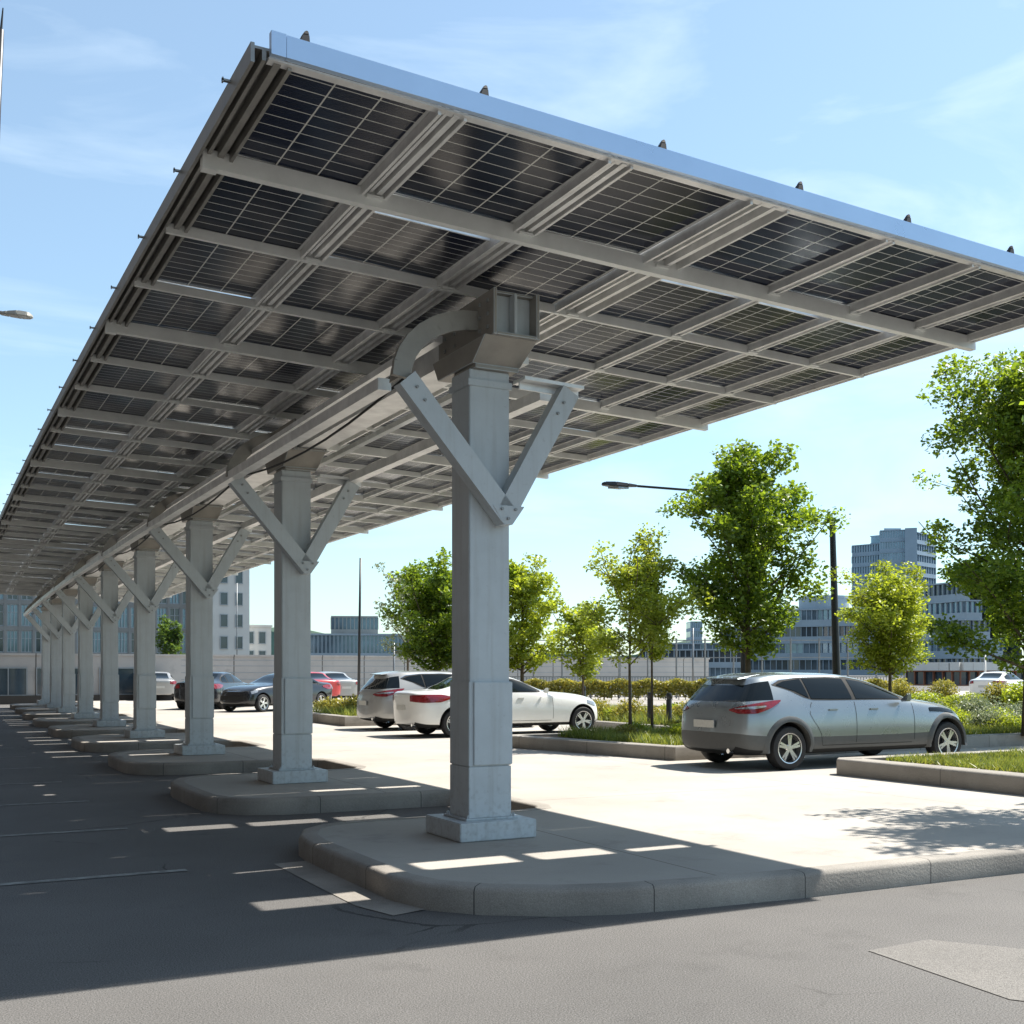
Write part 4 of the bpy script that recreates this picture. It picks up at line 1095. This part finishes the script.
# bollards
def bollard():
    t = MB(); t.lathe([(0.0,0.92),(0.05,0.92),(0.065,0.89),(0.065,0.80),(0.058,0.79),(0.058,0.77),(0.065,0.76),(0.065,0.04),(0.085,0.03),(0.085,0.0)], axis='z', n=16)
    return t.build('bollard', M['darkpole'], None, autosm=40)
b0 = bollard()
for i, (px, d, lab) in enumerate(((650, 27, 'dark bollard behind the narrow sapling'), (669, 26.2, 'dark bollard just left of the silver car'), (584, 38, 'dark bollard just above the white saloon bonnet'), (630, 45, 'small far bollard behind the forked sapling'))):
    o = b0 if i == 0 else b0.copy()
    if i: COL.objects.link(o)
    o.location = (*P(px, d), KH); tag(o, lab, 'bollard', 'dark bollards')

# ------------------------------------------------------------------ lamps and poles
def cobra_head(b, p, d, ln=0.75):              # flat street-lamp head, p = inner end, d = unit direction outwards
    s = Vector((-d.y, d.x, 0))
    q = [(0, 0.05, 0.04), (0.25, 0.10, 0.06), (0.6, 0.15, 0.08), (0.9, 0.13, 0.07), (1.0, 0.06, 0.04)]
    prev = None
    for f, w, h in q:
        c = p + d*ln*f; r = [c - s*w - Vector((0,0,h*0.3)), c + s*w - Vector((0,0,h*0.3)), c + s*w*0.7 + Vector((0,0,h)), c - s*w*0.7 + Vector((0,0,h))]
        if prev:
            b.hexa(prev, r)
        prev = r
right = Vector((CY, -SY, 0))
# lamp by the tall tree
px_, d_ = 744, 27.5; x, y = P(px_, d_); zh = CAM_H + (671-489)/1152*d_
t = empty('street_lamp', (x, y, KH)); tag(t, 'street lamp whose dark arm reaches left out of the tall broad tree', 'street lamp')
b = MB(); b.tube([(0,0,0),(0,0,zh-KH-0.3)], [0.09, 0.055], 12); b.lathe([(0.16,0),(0.16,0.05),(0.1,0.12),(0.09,0.3)], axis='z', n=12); b.build('pole', M['darkpole'], t, autosm=40)
b = MB(); e = -right*2.55; b.tube([(0,0,zh-KH-0.32),tuple(-right*0.35+Vector((0,0,zh-KH-0.1))),tuple(e+Vector((0,0,zh-KH+0.07)))], 0.03, 8); b.build('arm', M['darkpole'], t, smooth=True)
b = MB(); cobra_head(b, e+Vector((0,0,zh-KH+0.06)), (-right+Vector((0,0,0.05))).normalized(), 0.85); h_ = b.build('lamp_head', M['darkpole'], t, bevel=0.01)
b = MB(); c_ = e - right*0.45 + Vector((0,0,zh-KH+0.01)); b.hexa([c_+right*0.25+Vector((0,0,-.01)), c_+Vector((SY,CY,0))*.08+Vector((0,0,-.01)), c_-right*.25+Vector((0,0,.0)), c_-Vector((SY,CY,0))*.08+Vector((0,0,-.01))], [c_+right*0.25+Vector((0,0,.04)), c_+Vector((SY,CY,0))*.08+Vector((0,0,.04)), c_-right*.25+Vector((0,0,.04)), c_-Vector((SY,CY,0))*.08+Vector((0,0,.04))])
b.build('lens', M['headlight'], h_)
# thick dark post
x, y = P(838, 30)
t = empty('lamp_post', (x, y, KH)); tag(t, 'thick dark post with a small cap between the tall tree and the tower', 'post')
hp = CAM_H + (671-520)/1152*30 - KH; tp = -right*0.15
b = MB(); b.tube([(0,0,0),tuple(tp+Vector((0,0,hp)))], [0.115, 0.075], 14); b.lathe([(0.2,0),(0.2,0.04),(0.13,0.08)], axis='z', n=14); b.build('pole', M['darkpole'], t, autosm=40)
b = MB(); b.lathe([(0,hp+0.10),(0.03,hp+0.09),(0.035,hp+0.04),(0.09,hp+0.03),(0.09,hp-0.02),(0,hp-0.02)], (tp.x,tp.y,0), axis='z', n=12); b.build('cap', M['greypole'], t)
# mast at the left edge with a floodlight
d_ = 22; x, y = P(-22, d_)
t = empty('street_lamp', (x, y, 0)); tag(t, 'tall dark mast at the left edge with a pale lamp head on an arm', 'street lamp')
zf = lambda yy: CAM_H + (671-yy)/1152*d_
def xr(px): return right * ((px+22)/1152*d_)
b = MB(); b.tube([(0,0,0),tuple(xr(-16)+Vector((0,0,zf(320)))),tuple(xr(-5)+Vector((0,0,zf(150)))),tuple(xr(1)+Vector((0,0,zf(30))))], [0.14,0.10,0.08,0.055], 12); b.build('pole', M['darkpole'], t, smooth=True)
b = MB(); b.tube([tuple(xr(1)+Vector((0,0,zf(30)))),tuple(xr(3)+Vector((0,0,zf(8))))], [0.025, 0.012], 6); b.build('spike', M['darkpole'], t)
b = MB(); b.tube([tuple(xr(-16)+Vector((0,0,zf(318)))),tuple(xr(2)+Vector((0,0,zf(312))))], 0.03, 8); b.build('arm', M['greypole'], t)
b = MB(); cobra_head(b, xr(0)+Vector((0,0,zf(314))), (right+Vector((0,0,-0.09))).normalized(), 0.62); b.build('lamp_head', M['lamp_pale'], t, bevel=0.012)
for px, d, yt, r, lab, lean in ((358.5, 48, 558, 0.055, 'thin dark pole between the second column and the round tree', -2), (237, 70, 583, 0.03, 'very thin grey pole at the right corner of the left building', 0), (394, 52, 642, 0.05, 'short thin pole before the round bushy tree', 0), (985, 70, 655, 0.07, 'short white pole before the curved office at the far right', 0), (693,60,628,0.05,'thin grey pole beside the tall tree', 0)):
    x, y = P(px, d); h = CAM_H + (671-yt)/1152*d
    t = empty('pole', (x, y, 0)); tag(t, lab, 'pole')
    b = MB(); b.tube([(0,0,0), tuple(right*lean/1152*d*-1+Vector((0,0,h)))], [r*1.3, r*0.8], 8); b.lathe([(r*3,0),(r*3,0.03),(r*1.5,0.06)], axis='z', n=8)
    b.build('shaft', M['palewhite'] if 'white' in lab else M['darkpole'] if 'dark' in lab else M['greypole'], t, smooth=True)

# ------------------------------------------------------------------ retaining wall with low windows
WY = 60.0
t = empty('retaining_wall', (20, WY, 0)); tag(t, 'long pale board-marked concrete wall across the back of the lot', 'wall')
b = MB(); b.box(-60, 26, 0, 0.5, -0.2, 2.35); b.box(-60, 26.05, -0.06, 0.56, 2.35, 2.45)
b.build('wall', M['wall'], t)
b = MB()
for z in (0.45, 0.8, 1.15, 1.5, 1.85, 2.15): b.box(-7.5, 26, -0.012, 0.0, z, z+0.03)
b.build('board_mark', M['mullion'], t)
b = MB(); b.box(-60, -7, -0.10, -0.005, -0.2, 0.42); b.build('plinth', M['brickred'] if False else M['planter'], t)
wm = MB(); wm.box(0, 2.5, -0.03, 0.01, 0, 1.3, 0); wm.box(0, 2.5, -0.07, -0.02, -0.05, 0.02, 1); wm.box(0, 2.5, -0.07, -0.02, 1.28, 1.34, 1)
for q in range(4): wm.box(q*0.82, q*0.82+0.05, -0.07, -0.02, 0.02, 1.28, 1)
w0 = wm.build('window', [M['glass'], M['mullion']], t, loc=(-8.6-2.9, 0, 0.44))
for q in range(1, 13):
    w_ = w0.copy(); COL.objects.link(w_); w_.location = (-11.5-2.9*q, 0, 0.44)

# ------------------------------------------------------------------ buildings
def window_mesh(w, h, mull=2, frame=M['mullion'], glass=M['glass'], name='window', parent=None, dp=0.12, transom=True):
    b = MB(); b.box(0.02, w-0.02, dp-0.02, dp, 0.02, h-0.02, 0)
    f = 0.07
    b.box(0, w, -0.02, dp-0.02, 0, f, 1); b.box(0, w, -0.02, dp-0.02, h-f, h, 1)
    for q in range(mull+1):
        x = q*(w-f)/mull; b.box(x, x+f, -0.015, dp-0.025, f, h-f, 1)
    if transom: b.box(f, w-f, 0.0, dp-0.03, h*0.62, h*0.62+0.05, 1)
    return b.build(name, [glass, frame], parent)
# left long building, glazed grid front
t = empty('office_building', (14, 112, 0)); tag(t, 'long dark glazed office with a window grid behind the concrete wall at the left', 'building')
X0, X1, Hh = -12, 10.5, 12.6; nf, nb = 5, 19; fh = 2.35; bw = (X1-X0)/nb
b = MB(); b.box(X0, X1, 0.25, 16, 0, Hh, 0)
for q in range(nf+1): b.box(X0, X1, 0.0, 0.26, 0.8+q*fh-0.25, 0.8+q*fh+0.12, 0)
for q in range(nb+1): b.box(X0+q*bw-0.11, X0+q*bw+0.11, -0.02, 0.255, 0, Hh-0.2, 0)
b.build('wall', M['concwall'], t)
b = MB(); b.box(X0-0.2, X1+0.2, -0.2, 16.2, Hh, Hh+0.35); b.build('roof', M['offwhite'], t)
w0 = window_mesh(bw-0.24, fh-0.39, 3, glass=M['glassblue'], parent=t); first = True
w1m = window_mesh(bw-0.24, fh-0.39, 2, glass=M['glass'], parent=t); rw = random.Random(9)
cnt = 0
for f in range(nf):
    for q in range(nb):
        src = w0 if rw.random() < 0.6 else w1m
        o = src if (src is w0 and first) else src.copy()
        if o is not src: COL.objects.link(o)
        elif src is w0: first = False
        o.location = (X0+q*bw+0.12, 0.10, 0.8+f*fh+0.13); cnt += 1
w1m.location = (X0+0.5, 0.14, 0.1)
# unseen dark block added left of view to cut sky light on lane
t = empty('office_building', (-10, 30, 0)); tag(t, 'added unseen dark brick block that shades the lane, beyond the left edge of view', 'building')
b = MB(); b.box(-14, 0, -50, 60, 0, 29); b.box(-14.2, 0.2, -50.2, 60.2, 29, 29.4); b.build('wall', M['darkbrick'], t)
w0 = window_mesh(2.6, 2.0, 3, frame=M['darkpole'], parent=t); k = 0
for f in range(4):
    for q in range(24):
        o = w0 if k == 0 else w0.copy()
        if k: COL.objects.link(o)
        o.rotation_euler = (0, 0, R(90)); o.location = (0.03, -48+q*4.5, 1.2+f*7.0); k += 1
# pale corner block with punched windows
t = empty('apartment_block', (27.3, 110.5, 0)); tag(t, 'pale corner block with small square windows beside the glazed office', 'building')
b = MB(); b.box(-2.6, 2.2, 0, 14, 0, 12.2); b.box(2.2, 5.2, 3, 12, 0, 6.0); b.box(-2.7, 2.3, -0.1, 14.1, 12.2, 12.5); b.box(2.2, 5.3, 2.9, 12.1, 6.0, 6.2); b.build('wall', M['palewhite'], t)
w0 = window_mesh(0.75, 1.25, 1, parent=t, dp=0.06, transom=False); k = 0
for f in range(5):
    for q in range(3):
        o = w0 if k == 0 else w0.copy()
        if k: COL.objects.link(o)
        o.location = (-2.1+q*1.45, -0.055, 1.6+f*2.1); k += 1
for f in range(2):
    for q in range(2):
        o = w0.copy(); COL.objects.link(o); o.location = (2.7+q*1.2, 2.945, 2.4+f*1.9)

# storeyed buildings along a plan curve
def storey(t, pts, z0, h, back, wallm, glassm, sill=0.34, mull_every=1, fin=0.12, head=0.08):
    """pts: plan points (left to right, seen from the camera), facade faces the camera."""
    o_ = Vector(t.location); pv = [Vector((x, y)) for x, y in pts]; n = len(pv)
    nr = []
    for i in range(n):
        d = (pv[min(i+1, n-1)]-pv[max(i-1, 0)]).normalized(); nr.append(Vector((-d.y, d.x)))     # points away from the camera
    def ring(off, z): return [(*(pv[i]+nr[i]*off - o_.xy), z) for i in range(n)]
    b = MB()
    def band(za, zc, off0, off1):
        A, B_, C_, D_ = ring(off0, za), ring(off1, za), ring(off1, zc), ring(off0, zc)
        vs = A+B_+C_+D_; fs = []
        for i in range(n-1):
            for (p, q) in ((0,1),(1,2),(2,3),(3,0)): fs.append((p*n+i, p*n+i+1, q*n+i+1, q*n+i))
        fs += [(0,n,2*n,3*n), (n-1,2*n-1,3*n-1,4*n-1)]
        b.add(vs, fs)
    band(z0, z0+h*sill, 0, back); band(z0+h*(1-head), z0+h, -0.12, back)
    for i in range(0, n, mull_every):
        p = pv[i]-o_.xy; d = (pv[min(i+1, n-1)]-pv[max(i-1, 0)]).normalized(); nn = nr[i]
        a = p - d*fin/2 + nn*0.02; c = p + d*fin/2 + nn*0.02; e = p + d*fin/2 + nn*0.35; f = p - d*fin/2 + nn*0.35
        b.hexa([(*a,z0+h*sill),(*c,z0+h*sill),(*e,z0+h*sill),(*f,z0+h*sill)], [(*a,z0+h*(1-head)),(*c,z0+h*(1-head)),(*e,z0+h*(1-head)),(*f,z0+h*(1-head))])
    s = b.build('storey', wallm, t)
    g = MB(); A, C_ = ring(0.3, z0+h*sill), ring(0.3, z0+h*(1-head)); Bk, Bt = ring(back-0.3, z0+h*sill), ring(back-0.3, z0+h*(1-head))
    g.add(A+C_, [(i, i+1, n+i+1, n+i) for i in range(n-1)]); g.add(Bk+Bt, [(i, i+1, n+i+1, n+i) for i in range(n-1)])
    for e in (0, n-1): g.add([A[e], Bk[e], Bt[e], C_[e]], [(0,1,2,3)])
    g.build('ribbon_window', glassm, s)
    return s
def curve(tab, pa, pb, n):
    out = []
    for i in range(n+1):
        px = pa + (pb-pa)*i/n
        for (x0, d0), (x1, d1) in zip(tab[:-1], tab[1:]):
            if x0 <= px <= x1:
                u = (px-x0)/(x1-x0); u2 = u*u*(3-2*u)*0.5+u*0.5; out.append(P(px, d0+(d1-d0)*u2)); break
    return out
t = empty('office_building', (*P(960, 165), 0)); tag(t, 'stepped curved office with ribbon windows below the tower at the right', 'building')
tab = [(560,196),(700,188),(800,184),(880,178),(930,166),(965,160),(1060,166)]
fl = 2.65
for k, (pa, pb, n) in enumerate(((636,1010,64),(640,1003,60),(720,990,50),(786,982,38),(915,970,12))):
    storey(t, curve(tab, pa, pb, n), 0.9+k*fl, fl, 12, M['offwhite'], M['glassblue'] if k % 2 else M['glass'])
storey(t, curve(tab, 930, 1012, 10), -0.3, 1.2, 11.5, M['palewhite'], M['glass'], sill=0.6)
x_, y_ = P(824, 188); b = MB(); b.lathe([(4.0,0.9+4*fl),(4.0,13.3),(4.15,13.3),(4.15,13.7),(0,13.7)], (x_-t.location.x, y_-t.location.y, 0), axis='z', n=28); b.build('roof_drum', M['offwhite'], t, autosm=40)
# red-brown ground floor strip
t = empty('shop_row', (*P(945, 128), 0)); tag(t, 'low white parapet building with a red-brown ground floor under the curved office', 'building')
pp = curve([(850,132),(905,130),(960,124),(1040,128)], 905, 1035, 14)
storey(t, pp, -0.1, 1.75, 8, M['brickred'], M['glass'], sill=0.12)
storey(t, pp, 1.65-0.9, 0.001, 8, M['brickred'], M['glass']) if False else None
b = MB(); pv = [Vector((x, y)) - Vector(t.location).xy for x, y in pp]
for i in range(len(pv)-1):
    d = (pv[i+1]-pv[i]).normalized(); nn = Vector((-d.y, d.x)); a, c = pv[i]-nn*0.5, pv[i+1]-nn*0.5; e, f = pv[i+1]+nn*8.1, pv[i]+nn*8.1
    b.hexa([(*a,0.95+0.7),(*c,0.95+0.7),(*e,0.95+0.7),(*f,0.95+0.7)], [(*a,2.55),(*c,2.55),(*e,2.55),(*f,2.55)])
b.build('parapet', M['palewhite'], t)
# low glazed office at the middle right
t = empty('glass_pavilion', (*P(675, 150), 0)); tag(t, 'low glass-fronted pavilion with a flat roof behind the fence, left of the tall tree', 'building')
pp = curve([(500,158),(640,154),(760,150)], 560, 742, 34)
storey(t, pp, 0.0, 2.2, 10, M['offwhite'], M['glassblue'], sill=0.1); storey(t, curve([(500,158),(640,154),(760,150)], 640, 742, 18), 2.2, 2.3, 10, M['offwhite'], M['glass'], sill=0.25)
# centre-left glass office
t = empty('office_building', (*P(350, 150), 0)); tag(t, 'flat-roofed blue glass office with raised upper block, right of the second column', 'building')
tb = [(280,150),(420,152)]
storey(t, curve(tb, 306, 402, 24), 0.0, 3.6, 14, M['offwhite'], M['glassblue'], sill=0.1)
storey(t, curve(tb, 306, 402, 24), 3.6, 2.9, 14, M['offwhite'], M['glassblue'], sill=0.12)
storey(t, curve([(280,156),(420,158)], 331, 378, 12), 6.5, 2.6, 8, M['concwall'], M['glassblue'], sill=0.3)
# tower
t = empty('tower_block', (*P(893, 330), 0)); tag(t, 'tall blue glass residential tower rising above the curved office', 'tower')
FH = 2.9
d0 = 330
blocks = [((852, d0+4), (880, d0-2), 38.8-1.8, 11), ((880, d0-4), (905, d0-6), 42.2-1.8, 10), ((917, d0-7), (936, d0+2), 41.4-1.8, 8)]
for (pa, da), (pb, db), Ht, n in blocks:
    pts = [P(pa+(pb-pa)*i/n, da+(db-da)*i/n) for i in range(n+1)]; nf_ = int(Ht/FH)
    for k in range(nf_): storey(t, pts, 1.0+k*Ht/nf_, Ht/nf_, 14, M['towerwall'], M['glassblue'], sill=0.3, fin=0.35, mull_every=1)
b = MB(); a = Vector(P(905, d0-7.5)) - Vector(t.location).xy; c = Vector(P(917, d0-8.5)) - Vector(t.location).xy; d = (c-a).normalized(); nn = Vector((-d.y, d.x))
b.hexa([(*a,0),(*c,0),(*(c+nn*15),0),(*(a+nn*15),0)], [(*a,41.6),(*c,41.6),(*(c+nn*15),41.6),(*(a+nn*15),41.6)])
b.build('core_wall', M['towerwall'], t)
b = MB(); a = Vector(P(884, d0)) - Vector(t.location).xy; c = Vector(P(901, d0)) - Vector(t.location).xy
b.hexa([(*a,41.2),(*c,41.2),(*(c+nn*8),41.2),(*(a+nn*8),41.2)], [(*a,42.5),(*c,42.5),(*(c+nn*8),42.5),(*(a+nn*8),42.5)]); b.build('roof_plant', M['offwhite'], t)
# slim far tower seen by the tall tree
t = empty('tower_block', (*P(696, 360), 0)); tag(t, 'slim far glass tower just peeping out left of the tall tree crown', 'tower')
pts = [P(691+i*2.2, 360) for i in range(6)]
for k in range(6): storey(t, pts, k*2.85, 2.85, 10, M['towerwall'], M['glassblue'], sill=0.3, fin=0.3)
# hills
b = MB(); n = 60; vs = []; rh = random.Random(2)
for i in range(n+1):
    px = -300 + 1700*i/n; x, y = P(px, 1500); h = 38 + 16*math.sin(i*0.33+1.0) + 6*math.sin(i*1.3) - (18 if px > 700 else 0); vs.append((x, y, h))
base = [(x, y, -5) for x, y, z in vs]; back = [(x*1.25, y*1.25, -5) for x, y, z in vs]
m_ = n+1
b.add(base+vs+back, [(i, i+1, m_+i+1, m_+i) for i in range(n)] + [(m_+i, m_+i+1, 2*m_+i+1, 2*m_+i) for i in range(n)])
tag(b.build('hills', M['hillmat'], smooth=True), kind='structure')
